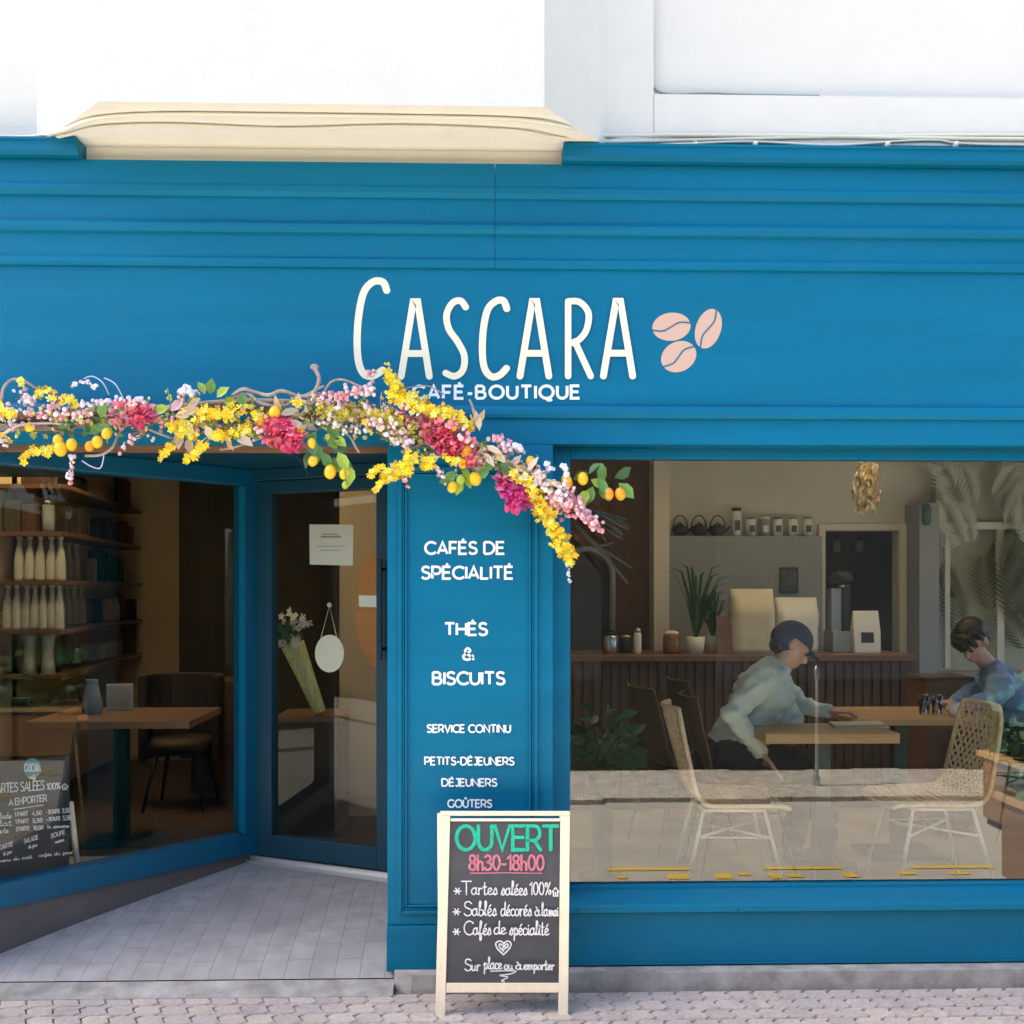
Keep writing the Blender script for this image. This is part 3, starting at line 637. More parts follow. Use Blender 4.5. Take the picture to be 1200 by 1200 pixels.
# cables along the wall
def smooth3(p, k=8):
    xs = cr([(i, 0) for i in range(len(p))], 1)
    out = []
    for ax in range(3): out.append([q[1] for q in cr([(i, p[i][ax]) for i in range(len(p))], k)])
    return [Vector((a, b, c)) for a, b, c in zip(*out)]
def under(px, py, off=.012):
    d = ray(px, py); t = (ZO-off-CAM.z)/d.z; return CAM + d*t
def wallp(px, py): return P(px, py, -.03)
cb = MB(); cb.tube(smooth3([wallp(-60,160), wallp(0,161), wallp(38,160), under(75,152), under(112,139), under(190,134), under(320,135), under(470,137), under(600,140), under(660,148), wallp(712,159), wallp(800,158), wallp(930,159), wallp(1210,163), wallp(1900,166)]), .0075)
tag(cb.build('cable', M['cable']), 'thick white cable running under the front edge of the bay', 'cable')
cb = MB(); cb.tube(smooth3([wallp(-60,165), wallp(0,166), wallp(45,164), under(80,158), under(118,149), under(200,146.5), under(330,151), under(470,148), under(600,153), under(650,161), wallp(715,166), wallp(850,163), wallp(1000,160), wallp(1210,158), wallp(1900,163)]), .006)
for px in (815, 885, 1040, 1120): cb.ell(wallp(px, 170), .011, .02, .014, 0, 10, 6)
tag(cb.build('cable', M['cable']), 'thinner white cable sagging along the cream soffit behind the thick one', 'cable')
cb = MB(); cb.tube(smooth3([wallp(700,172), wallp(790,169), wallp(880,166), wallp(980,170), wallp(1090,164), wallp(1210,170), wallp(1900,168)]), .005)
tag(cb.build('cable', M['cable']), 'slack white cable lying on the right end of the blue cornice', 'cable')
cb = MB(); cb.tube(smooth3([P(763,-40,.012), P(763,20,.012), P(765,60,.012), P(764,92,.012), P(770,106,.012), P(790,110,.012), P(830,109,.01), P(870,110.5,.012), P(960,112,.012)]), .0035)
tag(cb.build('cable', M['wire']), 'thin grey wire turning the corner of the pale wall panel', 'cable')

# ================================================================== STREET SIDE SEEN ONLY IN THE GLASS
ow = thing('far_building', 'low dark shopfront across the narrow street, seen only in the glass', 'building', (0,-4.5,0))
m_ = MB(); m_.box(-30, 30, -5.1, -4.5, -.02, 2.78); m_.build('wall', M['farwall'], ow)
m_ = MB()
for i in range(-9, 10): m_.box(i*3-1.0, i*3+1.0, -4.49, -4.46, .8, 2.4)
m_.build('shutter', mat('far_shutter', (.09,.10,.10), .5), ow)
bol = MB(); bx_ = XX(957, 2*YG+3.75)
bol.lathe((bx_, -3.75, .02), [(.028,0),(.028,.06),(.015,.08),(.014,.84),(.022,.86),(.024,.90),(.017,.94),(.0,.955)], 14)
tag(bol.build('bollard', M['alu']), 'slim pale bollard on the far pavement, mirrored in the display window', 'bollard')

def planter(x0, x1, y0, y1, h, label):
    pt = thing('planter', label, 'planter', ((x0+x1)/2, (y0+y1)/2, 0), 'planters on the street')
    m_ = MB(); m_.box(x0+.03, x1-.03, y0+.03, y1-.03, .03, .44); m_.build('box', M['walnut'], pt, bevel=.006)
    m_ = MB(); m_.box(x0, x1, y0, y1, .4405, .48); m_.build('rim', M['oak'], pt, bevel=.004)
    for fx in (x0+.05, x1-.11):
        m_ = MB(); m_.box(fx, fx+.06, y0+.05, y1-.05, -.015, .029); m_.build('foot', M['black'], pt)
    m_ = MB()
    for i in range(1100):
        p = Vector((random.uniform(x0+.05, x1-.05), random.uniform(y0+.05, y1-.05), random.uniform(.47, h)))
        d = Vector((random.gauss(0,1), random.gauss(0,1), random.gauss(.4,.7))).normalized(); t_ = d.orthogonal().normalized()*.04
        m_.add([p, p+d*.05+t_, p+d*.12, p+d*.05-t_], [(0,1,2,3)], 0, True)
    m_.build('shrub', M['leaf_d'], pt)
planter(2.76, 4.33, -1.17, -.69, .58, 'low wooden planter with shrub, mirrored at the right end of the display window')
planter(3.36, 3.95, -2.6, -1.38, .95, 'taller unseen shrub planter added on the street to darken the side window reflection')  # added outside the frame to keep the sunlit street off the side glass

# ================================================================== A-FRAME CHALKBOARD
bo = P(588, 1192, -.30); bo.z = 0
btop = P(592, 951, -.185)
sgn = thing('chalkboard_sign', 'pale timber A-frame chalkboard standing on the paving, headed OUVERT', 'chalkboard', (bo.x, bo.y, 0))
bu = Vector((0, btop.y-bo.y, btop.z)).normalized(); br_ = Vector((1,0,0)); bn = br_.cross(bu); bn = bn if bn.y < 0 else -bn
def bp(px, py, lift=0): return PP(px, py, bo+bn*lift, bn)
def slab(mb, corners, th, mi=0, back=0):           # four picture corners on the board plane, extruded backwards
    f = [bp(*c) - bn*back for c in corners]; b_ = [p - bn*th for p in f]
    mb.add(f+b_, [(0,1,2,3),(7,6,5,4),(0,4,5,1),(1,5,6,2),(2,6,7,3),(3,7,4,0)], mi)
m_ = MB(); slab(m_, [(516,956.3),(510,1192),(521.5,1192),(527.6,956.3)], .022); m_.build('leg', M['pine'], sgn, bevel=.002)
m_ = MB(); slab(m_, [(656.8,956.3),(654.6,1194),(665.8,1194),(668,956.3)], .022); m_.build('leg', M['pine'], sgn, bevel=.002)
m_ = MB(); slab(m_, [(515.8,950.6),(515.9,956),(668,956),(668.1,950.6)], .022); m_.build('top_rail', M['pine'], sgn, bevel=.002)
m_ = MB(); slab(m_, [(528,959.2),(528,962.6),(656.5,962.6),(656.5,959.2)], .018, back=.002); m_.build('rail', M['pine'], sgn, bevel=.002)
m_ = MB(); slab(m_, [(523,1152.2),(522.6,1163.6),(654.8,1163.6),(655,1152.2)], .018, back=.002); m_.build('rail', M['pine'], sgn, bevel=.002)
m_ = MB(); slab(m_, [(527.2,962),(522.4,1153),(655.4,1153),(657.2,962)], .008, back=.007); board = m_.build('board', M['slate'], sgn)
m_ = MB()
bk0 = Vector((bo.x, btop.y+.03, btop.z-.012)); 
for sx in (-.235, .235): m_.tube([bk0+Vector((sx,0,0)), Vector((bo.x+sx, -.075, .012))], .011, 6)
m_.tube([Vector((bo.x-.235, -.12, .2)), Vector((bo.x+.235, -.12, .2))], .009, 6)
m_.build('rear_frame', M['pine'], sgn)
cmap = lambda p, lift: bp(p[0], p[1]) - bn*.0065 + bn*lift
def chalk(strokes, w_, m, nm, lift=.001): 
    k_ = MB(); ribbon(k_, strokes, w_, cmap, 0, True, lift, .10); k_.build(nm, m, board)
chalk(layout('OUVERT', 535, 653.5, 968, 996), 4.2, M['chalk_g'], 'lettering')
chalk(layout('8ħ30-18ħ00', 550, 637, 1002.5, 1019.5), 2.7, M['chalk_p'], 'lettering', .0012)
chalk([[(551,1023.5),(590,1023),(635,1023.5)]], 1.3, M['chalk_p'], 'underline')
wl = []
wl += layout('*', 532, 540, 1034, 1050) + layout('Tartes', 541, 583, 1033, 1048.5) + layout('salées', 587.5, 618, 1033, 1049) + layout('100%', 621, 645.5, 1034, 1048.5) + layout('#', 647, 655, 1038, 1050)
wl += layout('*', 531, 539, 1058, 1074) + layout('Sablés', 544, 582, 1056.5, 1073) + layout('décorés', 587, 623, 1057, 1073) + layout('à', 627, 633, 1060, 1073) + layout('la', 634.5, 642, 1058, 1073) + layout('mai', 643, 654.3, 1060, 1073)
wl += layout('*', 531, 539, 1081, 1097) + layout('Cafés', 544, 575.5, 1079, 1095) + layout('de', 579, 593, 1079, 1094) + layout('spécialité', 597, 643, 1079, 1095)
wl += layout('Sur', 545, 562.5, 1123, 1136.5) + layout('place', 567, 588, 1121, 1134.5) + layout('ou', 591, 601, 1124, 1135) + layout('à', 604.5, 611.5, 1124, 1135) + layout('emporter', 613.5, 649, 1124, 1135)
chalk(wl, 1.5, M['chalk_w'], 'lettering')
hs = [cr([(590,1119),(583,1112),(581,1106),(584.5,1103.2),(588.5,1104),(590.3,1106.5),(592.5,1104),(596,1103.3),(599,1106.5),(596.5,1112.5),(590,1119)]),
      cr([(590,1115),(585.5,1110),(585.5,1106.5),(590,1108.5),(594.5,1106.5),(595,1109.5),(590,1113.5)]), cr([(589,1111.5),(591,1109.5),(592.5,1110.5)])]
chalk(hs, 1.7, M['chalk_w'], 'heart')
chalk([cr([(575,1138.5),(603,1138),(599,1141.5),(586,1143.5),(595,1145.5),(588,1149.5),(591,1151)])], 1.5, M['chalk_w'], 'underline')

# ================================================================== FLOWER GARLAND
gar = thing('flower_garland', 'artificial flower garland of yellow blossom, pink buds and twisted twigs along the blue fascia', 'garland', P(330, 495, -.14))
YGAR = -.13
def GP(px, py, dy=0): return P(px, py, YGAR+dy)
def rnd_rot(): return Quaternion(Vector((random.gauss(0,1), random.gauss(0,1), random.gauss(0,1))).normalized(), random.uniform(0, 6.28)).to_matrix()
def blossom(mb, c, r, mi, n=4):
    ax = Vector((random.gauss(0,.7), -1, random.gauss(0,.7))).normalized(); u = ax.orthogonal().normalized(); v = ax.cross(u); ph = random.uniform(0, 6)
    for k in range(n):
        a = ph + 2*math.pi*k/n; d = u*math.cos(a)+v*math.sin(a); s = ax.cross(d)
        lift = ax*r*random.uniform(.05,.5)
        mb.add([c, c+d*r*.6+s*r*.36+lift*.5, c+d*r+lift, c+d*r*.6-s*r*.36+lift*.5], [(0,1,2,3)], mi, True)
def leaf(mb, c, d, L, W, mi):
    d = d.normalized(); up = Vector((random.gauss(0,.35), -1, random.gauss(0,.35))); s = d.cross(up).normalized(); nrm = s.cross(d).normalized(); q = .25*W
    pts = [c, c+d*L*.3+s*W*.42+nrm*q, c+d*L*.62+s*W*.45+nrm*q, c+d*L, c+d*L*.62-s*W*.45+nrm*q, c+d*L*.3-s*W*.42+nrm*q, c+d*L*.3, c+d*L*.62]
    mb.add(pts, [(0,1,6),(1,2,7,6),(2,3,7),(0,6,5),(6,7,4,5),(7,3,4)], mi, True)
def along(poly, t):
    ls = [math.dist(poly[i], poly[i+1]) for i in range(len(poly)-1)]; d = t*sum(ls)
    for i, l in enumerate(ls):
        if d <= l or i == len(ls)-1:
            f = d/max(l,1e-6); return (poly[i][0]+(poly[i+1][0]-poly[i][0])*f, poly[i][1]+(poly[i+1][1]-poly[i][1])*f)
        d -= l
PXM = 250.0   # pixels per metre roughly at the garland, for sizes
def spray(kind, poly, n, wpx, r0, r1, mats, dy=0, name='blossom_spray', stem=True, deep=.045, taper=False):
    b = MB(); nm = len(mats)
    if stem: b.tube([GP(x, y, dy+.012) for x, y in poly], .0022, 5, nm)
    for i in range(n):
        t = random.random(); x, y = along(poly, t); g = wpx*(1-.65*t if taper else 1)
        p = GP(x+random.gauss(0, g*.42), y+random.gauss(0, g*.42), dy+random.uniform(-deep, deep)); r = random.uniform(r0, r1)/305
        mi = random.randrange(nm)
        if kind == 'f': blossom(b, p, r*1.12, mi, random.choice((4,5)))
        elif kind == 'b': b.ell(p, r, r, r*random.uniform(.95,1.3), mi, 8, 6, rnd_rot())
        elif kind == 'm': blossom(b, p, r*1.5, mi, 5)
    b.build(name, [M[m] for m in mats]+[M['tw2']], gar)
def peony(cx, cyy, rx, ry, mats, n=70, dy=-.04):
    b = MB(); R0 = rx/305
    c0 = GP(cx, cyy, dy)
    for i in range(n):
        d = Vector((random.gauss(0,1), -abs(random.gauss(0,.8)), random.gauss(0,1))).normalized()
        rr = random.uniform(.35, 1); p = c0 + Vector((d.x*rx/305*rr, d.y*R0*.7*rr, d.z*ry/305*rr))
        t = (d + Vector((random.gauss(0,.6), random.gauss(0,.3), random.gauss(0,.6)))).normalized(); s = t.orthogonal().normalized(); nn = t.cross(s)
        w_ = random.uniform(.020,.030); l_ = random.uniform(.022,.036)
        b.add([p-s*w_*.3, p+s*w_*.3, p+t*l_*.6+s*w_*.55+nn*.006, p+t*l_+s*w_*.2, p+t*l_-s*w_*.2-nn*.004, p+t*l_*.6-s*w_*.55+nn*.006], [(0,1,2,3,4,5)], random.randrange(len(mats)), True)
    b.build('peony', [M[m] for m in mats], gar)
def fruit(cx, cyy, r, m, dy=-.05):
    b = MB(); q = r/320; b.ell(GP(cx, cyy, dy), q*.92, q*.92, q*1.12, 0, 16, 12, Matrix.Rotation(random.uniform(-.4,.4), 3, 'Y'))
    b.build('kumquat', M[m], gar)
def leaves(pts, mats, name='leaf_cluster', dy=-.03, L=24, W=13):
    b = MB()
    for (x, y, ang) in pts:
        a = R(ang+random.uniform(-12,12)); k_ = random.uniform(.85,1.15)
        leaf(b, GP(x, y, dy+random.uniform(-.03,.02)), Vector((math.cos(a), random.uniform(-.35,.25), math.sin(a))), L/345*k_, W/345*k_, random.randrange(len(mats)))
    b.build(name, [M[m] for m in mats], gar)
def twig(pts, r0, r1, m, dy=0, name='twig', wob=0):
    q = [GP(x+random.uniform(-wob,wob), y+random.uniform(-wob,wob), dy+random.uniform(-.012,.012)) for x, y in pts]; q = smooth3(q, 5); n_ = len(q)
    b = MB(); b.tube(q, [r0+(r1-r0)*i/(n_-1) for i in range(n_)], 7); b.build(name, M[m], gar)
# twigs: the hidden bundle, then the curly ones that show
twig([(-40,492),(60,488),(150,482),(260,478),(360,486),(450,492),(520,515),(600,555),(680,600)], .020, .010, 'tw2', .05, 'main_branch')
twig([(-40,500),(80,500),(200,478),(300,470),(420,478),(500,500),(570,530),(640,570)], .013, .008, 'tw1', .03, 'main_branch')
for pts, a, b_, m in (
    ([(2,470),(4,455),(14,445),(28,446),(44,456),(62,463),(80,470)], .006, .004, 'tw1'),
    ([(272,464),(285,456),(300,460),(315,463),(330,458),(350,464),(366,462),(374,445),(369,432),(366,428)], .007, .008, 'tw1'),
    ([(270,468),(290,462),(305,472),(330,476),(352,466),(380,452)], .008, .004, 'tw1'),
    ([(378,462),(388,448),(402,445),(420,452),(436,458)], .005, .004, 'tw1'),
    ([(100,534),(118,533),(132,524),(140,506),(150,498),(166,500),(186,508),(205,515)], .006, .004, 'tw1'),
    ([(0,512),(18,500),(34,497),(60,496),(78,498)], .006, .004, 'p1'),
    ([(258,527),(275,524),(295,517),(306,513),(330,500),(352,470)], .005, .004, 'tw1'),
    ([(398,503),(410,512),(418,526),(421,530)], .004, .005, 'tw1'),
    ([(310,495),(330,485),(350,488),(362,474)], .010, .006, 'tw1'),
    ([(545,505),(556,492),(554,478),(550,468)], .008, .004, 'tw1'),
    ([(128,463),(120,448),(108,441),(98,444)], .0025, .002, 'l1'), ([(145,468),(135,450),(122,443)], .0025, .002, 'l1'),
    ([(96,540),(108,547),(118,548),(122,532)], .0025, .002, 'l1'),
    ([(345,533),(356,546),(361,558)], .002, .0015, 'tw3'), ([(520,462),(500,452),(470,456)], .003, .002, 'tw1'),
    ([(0,525),(10,531)], .002, .0015, 'tw3'), ([(64,500),(60,512)], .002, .0015, 'tw3'),
    ([(470,530),(490,522),(505,515)], .006, .004, 'tw1'), ([(580,548),(610,552),(650,566)], .008, .004, 'cr2')):
    twig(pts, a, b_, m, -.02)
tb = MB(); tb.ell(GP(368.5, 430, -.02), .017, .014, .012); tb.build('twig_tip', M['tw1'], gar)
# bare stems at the lower right end
b = MB()
for k in range(15):
    f = k/14; e = (722+ (738-722)*f + random.uniform(-14,8), 634 - 22*f + random.uniform(-8,8))
    b.tube(smooth3([GP(650+random.uniform(-8,8), 578+random.uniform(-8,8), .0), GP(690+8*f, 606-8*f+random.uniform(-4,4), -.02), GP(e[0], e[1], -.05+random.uniform(-.03,.03))], 4), [.0036]*8+[.002], 5)
for e in ((741,666),(736,684),(720,664),(712,650),(718,636)):
    b.tube(smooth3([GP(660, 598, .0), GP(695, 637+random.uniform(-4,4), -.02), GP(*e, -.03)], 4), [.0048]*8+[.003], 5)
b.build('stem_bundle', M['tw3'], gar)
for e in ((668,640),(667,668),(666,682)):
    pass
# dried leaves and pale things
leaves([(205,488,20),(214,484,5),(226,484,-15),(200,482,60),(222,478,30)], ['cr1','p1','cr2'], 'dried_leaf_cluster', -.04, 22, 12)
leaves([(214,492,-60),(212,505,-85),(222,512,-80),(240,498,-50),(268,508,-60),(276,512,-35)], ['cr1','p1','cr2'], 'dried_leaf_cluster', -.04, 26, 14)
leaves([(570,522,-30),(580,528,-40),(592,540,-35),(604,545,-30),(596,548,45),(618,552,60),(640,562,-20)], ['cr1','cr1','cr2'], 'dried_leaf_cluster', -.05, 26, 10)
leaves([(560,545,70),(566,530,-60),(556,500,70),(562,505,95)], ['cr1','cr1','cr2'], 'dried_leaf_cluster', -.05, 30, 11)
leaves([(310,488,20),(328,486,5),(340,492,-30),(352,494,-20),(322,500,-60),(330,484,120),(348,480,80)], ['cr2','tw1','cr1'], 'dried_leaf_cluster', -.04, 24, 10)
# olive blossom mass in the middle
spray('f', [(375,482),(410,484),(450,490),(492,508)], 210, 13, 3.4, 5.4, ['moss','moss','y3','y1'], -.01)
# yellow forsythia
for poly, n_, wd, tp in (
    ([(-5,478),(6,482),(16,488)], 26, 7, 0), ([(40,462),(52,457),(60,462)], 14, 5, 0), ([(66,470),(78,468),(88,474)], 18, 6, 0), ([(24,445),(23,452)], 6, 3, 0),
    ([(62,522),(52,530),(40,526)], 14, 5, 0), ([(46,527),(34,531),(24,540)], 16, 4, 0), ([(-4,512),(6,514)], 9, 5, 0), ([(32,500),(38,504)], 8, 4, 0),
    ([(206,498),(216,500),(226,508)], 60, 11, 0), ([(230,488),(252,484),(275,486)], 50, 9, 0), ([(248,506),(262,512),(270,506)], 30, 7, 0), ([(205,520),(196,528),(188,535)], 18, 5, 0),
    ([(240,518),(232,528),(222,539)], 30, 6, 0), ([(276,508),(288,502),(295,506)], 18, 6, 0), ([(282,478),(300,484),(308,492)], 26, 7, 0),
    ([(452,434),(462,447),(468,458)], 44, 6, 0), ([(462,456),(470,465),(482,470)], 70, 11, 0), ([(480,474),(498,478),(515,484)], 60, 8, 0), ([(515,482),(530,488),(548,495)], 48, 8, 0), ([(548,496),(552,504)], 14, 5, 0),
    ([(482,535),(474,548),(468,553)], 70, 9, 0), ([(500,540),(503,545)], 34, 8, 0), ([(466,550),(456,557),(450,562)], 30, 6, 0), ([(450,546),(440,551),(434,556)], 14, 4, 0), ([(446,568),(440,574)], 6, 3, 0),
    ([(618,562),(622,575)], 26, 7, 0), ([(626,580),(635,592),(642,604)], 110, 10, 0), ([(640,602),(648,618),(655,628)], 60, 8, 0), ([(652,628),(662,640),(668,652)], 90, 8, 0), ([(664,645),(667,655),(669,662)], 22, 4, 0),
    ([(524,538),(536,540),(545,536)], 22, 6, 0), ([(600,552),(610,560)], 20, 6, 0), ([(340,470),(352,474)], 8, 4, 0)):
    spray('f', poly, int(n_*1.6), wd*1.12, 2.6, 4.7, ['y1','y1','y2','y3'], -.05+random.uniform(-.02,.03))
spray('b', [(665,660),(666,672),(667,682)], 12, 2, 1.4, 2.2, ['l1','p3'], -.04)
# pink and white buds
for poly, n_, wd, r0, r1, ms in (
    ([(18,468),(32,464),(48,468)], 22, 8, 1.8, 3.4, ['p3','p1','l1']), ([(34,484),(48,486),(58,482)], 20, 8, 1.8, 3.4, ['p1','p3','p2']),
    ([(60,474),(76,486),(100,482)], 24, 8, 2, 3.6, ['p1','p3','p2']), ([(92,474),(130,470),(170,468)], 46, 4, 1.7, 2.9, ['p3','l1','p1']), ([(82,452),(95,448),(112,454)], 14, 3, 1.7, 2.6, ['p3','l1']),
    ([(84,535),(84,550),(82,565)], 16, 4, 1.8, 3, ['p1','p3','p2']), ([(0,514),(8,520)], 8, 4, 1.8, 3, ['p1','p3']), ([(140,528),(152,514),(168,512)], 14, 6, 1.8, 3, ['p1','p2']),
    ([(370,465),(392,464),(408,468)], 34, 5, 1.8, 3, ['p2','p1','p2']), ([(405,462),(425,456),(442,458)], 46, 7, 2, 3.4, ['p1','p3','p2']), ([(430,440),(440,436)], 6, 3, 1.8, 3, ['p2','p1']),
    ([(430,488),(452,498),(470,508)], 60, 10, 2, 3.6, ['p1','p3','cr1']), ([(370,490),(400,500),(420,506)], 26, 6, 1.8, 3, ['p1','p3','cr1']),
    ([(460,515),(472,522),(482,520)], 22, 6, 2, 3.4, ['p3','p1','cr1']), ([(510,548),(517,556),(522,565)], 12, 5, 1.8, 3, ['p1','p2','p3']), ([(474,562),(480,570)], 8, 3, 1.8, 2.8, ['p1','p2']),
    ([(512,492),(535,505),(548,520)], 40, 10, 2.4, 4, ['p2','m2','p1']), ([(470,470),(482,480),(492,474)], 24, 7, 2, 3.4, ['p1','p3','cr1']),
    ([(580,514),(590,520),(598,524)], 34, 6, 2, 3.4, ['p2','p1','l1']), ([(618,556),(640,566),(660,576)], 110, 10, 2.2, 3.8, ['p1','p3','cr1']), ([(640,580),(655,588),(668,596)], 90, 10, 2.2, 3.8, ['p1','p2','p3']),
    ([(660,572),(676,590),(690,606)], 70, 7, 2.4, 3.8, ['p1','p2','p1']), ([(682,604),(694,612),(705,620)], 30, 6, 2.6, 3.8, ['p2','p2','p1']), ([(640,545),(645,552)], 8, 4, 2, 3.6, ['p3','l1']),
    ([(130,478),(150,474),(166,472)], 24, 5, 1.8, 2.8, ['p1','p3']), ([(300,500),(312,508)], 12, 6, 2, 3, ['p2','p1']), ([(660,545),(662,555),(666,560)], 10, 4, 2, 3.4, ['p3'])):
    spray('b', poly, int(n_*1.2), wd*1.25, r0*.85, r1*.9, ms, -.045+random.uniform(-.02,.02), 'bud_spray')
# filler that thickens the band
for poly, n_, wd, r0, r1, kd, ms in (
    ([(0,490),(60,492),(130,490)], 60, 17, 1.6, 3.0, 'b', ['p1','p3','p2','cr1']), ([(140,495),(230,492),(330,495)], 70, 18, 1.6, 2.9, 'b', ['p1','cr1','p2','moss']),
    ([(0,488),(60,490),(130,484)], 36, 18, 2.0, 3.6, 'f', ['y1','y3','moss','cr1']), ([(170,492),(250,496),(330,490)], 100, 16, 2.2, 4.2, 'f', ['y1','y2','y3','moss']),
    ([(350,480),(420,486),(470,500)], 150, 18, 1.8, 3.4, 'f', ['moss','cr2','y3','cr1']), ([(380,478),(440,492),(490,512)], 110, 17, 1.7, 3.2, 'b', ['p1','p3','cr1','p2']),
    ([(470,490),(520,505),(570,535)], 120, 16, 1.8, 3.3, 'b', ['p1','p2','m2','cr1']), ([(480,500),(540,520),(590,545)], 90, 15, 2.0, 3.6, 'f', ['moss','y1','cr2','y2']),
    ([(570,530),(620,560),(660,585)], 120, 12, 1.7, 3.2, 'b', ['p1','cr1','tw1','p3']), ([(600,560),(640,585),(670,600)], 60, 11, 1.8, 3.2, 'b', ['p2','p1','tw2','cr1']),
    ([(20,505),(100,508),(180,505)], 36, 16, 1.8, 3.4, 'm', ['g1','g3','moss']), ([(200,500),(300,500),(420,500)], 90, 18, 1.8, 3.6, 'm', ['g1','g3','moss','g2']), ([(440,505),(540,530),(640,575)], 90, 16, 1.8, 3.6, 'm', ['g1','g3','moss'])):
    spray(kd, poly, n_, wd, r0, r1, ms, -.005, {'b':'bud_spray','f':'blossom_spray','m':'foliage_spray'}[kd], True, .05)
# stray tendrils
for k in range(34):
    t = random.random(); x, y = along([(0,490),(150,488),(330,488),(470,490),(560,530),(650,578)], t); a = R(random.choice((random.uniform(40,140), random.uniform(-150,-30)))); L_ = random.uniform(18, 38)
    e = (x+math.cos(a)*L_, y-math.sin(a)*L_); md = ((x+e[0])/2+random.uniform(-7,7), (y+e[1])/2+random.uniform(-5,5))
    tb = MB(); tb.tube(smooth3([GP(x, y, -.01), GP(*md, -.03), GP(*e, random.uniform(-.08,-.01))], 4), [.0026]*4+[.0015]*5, 5, 0)
    for q in range(random.randrange(2, 7)):
        f = random.uniform(.4, 1); tb.ell(GP(x+(e[0]-x)*f+random.uniform(-3,3), y+(e[1]-y)*f+random.uniform(-3,3), -.03), .0055, .0055, .007, 1+random.randrange(2), 8, 6)
    tb.build('tendril', [M[random.choice(('tw1','tw2','tw3'))], M[random.choice(('p1','p3','y3'))], M[random.choice(('p2','cr1','g2'))]], gar)
# lilac florets
spray('b', [(208,460),(218,455),(230,464)], 40, 5, 1.8, 3, ['l1','l1','p3'], -.03, 'floret_spray')
spray('b', [(604,518),(606,524),(612,528)], 22, 4, 2, 3, ['p3','l1','p1'], -.04, 'floret_spray')
# peonies
peony(150, 485, 15, 12, ['m2','m2','p2']); peony(166, 488, 12, 10, ['m2','m1']); peony(328, 508, 17, 15, ['m2','m1']); peony(344, 515, 11, 14, ['m1','m2']); peony(318, 500, 10, 9, ['p2','m2'])
peony(504, 500, 12, 9, ['p2','m2']); peony(518, 515, 14, 13, ['m1','m2']); peony(532, 524, 10, 9, ['m2','m1']); peony(552, 540, 12, 9, ['m2','p2'], 36)
peony(591, 562, 9, 7, ['m3','p2'], 40); peony(600, 574, 12, 9, ['m3','m3','p2'], 50); peony(608, 588, 12, 9, ['m3','m1'], 50)
# leaves
leaves([(84,498,-160),(90,500,150),(106,498,20)], ['g1','g3','g1'], L=20, W=12)
leaves([(112,500,-10),(132,490,10),(138,488,-20),(124,500,200),(118,490,60)], ['g1','g3','g1'], L=24, W=14)
leaves([(240,462,120),(246,462,80),(254,466,30),(262,470,-10),(236,468,200),(284,478,100),(288,494,-80),(284,500,-110),(198,478,-160)], ['g1','g2','g2'], L=22, W=14)
leaves([(370,505,-100),(366,512,-80),(372,520,-95),(384,506,-60),(392,512,-40),(386,522,-20),(396,530,-70),(378,530,-70),(390,535,-50),(402,538,-60),(366,528,-100),(408,545,-80),(382,500,-30)], ['g1','g2','g1','g3'], L=26, W=15)
leaves([(534,552,-120),(540,548,-60),(545,556,-80),(530,558,-150),(552,548,-20),(538,560,-100)], ['g2','g2','g1'], L=22, W=14)
leaves([(575,535,-100),(582,538,-60),(572,545,-120),(584,546,-20),(570,538,180)], ['g3','g1'], L=24, W=16)
leaves([(672,562,30),(690,556,40),(700,560,-70),(695,570,-100),(702,572,-60),(690,575,-140),(720,560,30),(712,572,150),(708,565,90),(725,566,-40)], ['g1','g2','g3','g1'], L=26, W=16)
leaves([(180,482,20),(172,490,-20),(100,486,40),(560,528,40)], ['g1','moss'], L=18, W=9)
# kumquats
for x, y, r, m in ((71,526,8.5,'fr1'),(84,521,7,'fr1'),(68,516,6.5,'fr1'),(114,518,7,'fr1'),(125,508,6.5,'fr1'),(105,523,6,'fr2'),(322,484,8,'fr1'),(352,503,6,'fr2'),(367,540,6.5,'fr1'),(387,553,8,'fr1'),(366,520,6.5,'fr1'),(404,555,7,'fr1'),
                   (547,529,7,'fr2'),(542,543,6.2,'fr1'),(557,561,8,'fr1'),(530,571,6.5,'fr1'),(540,562,6,'g2'),(664,563,7,'fr1'),(683,561,7.2,'fr1'),(713,579,7.2,'fr2'),(727,579,7.2,'fr2'),(622,541,6.5,'fr1'),(666,566,6,'fr2'),(306,494,6,'fr2'),(405,568,5,'g2')):
    fruit(x, y, r, m)

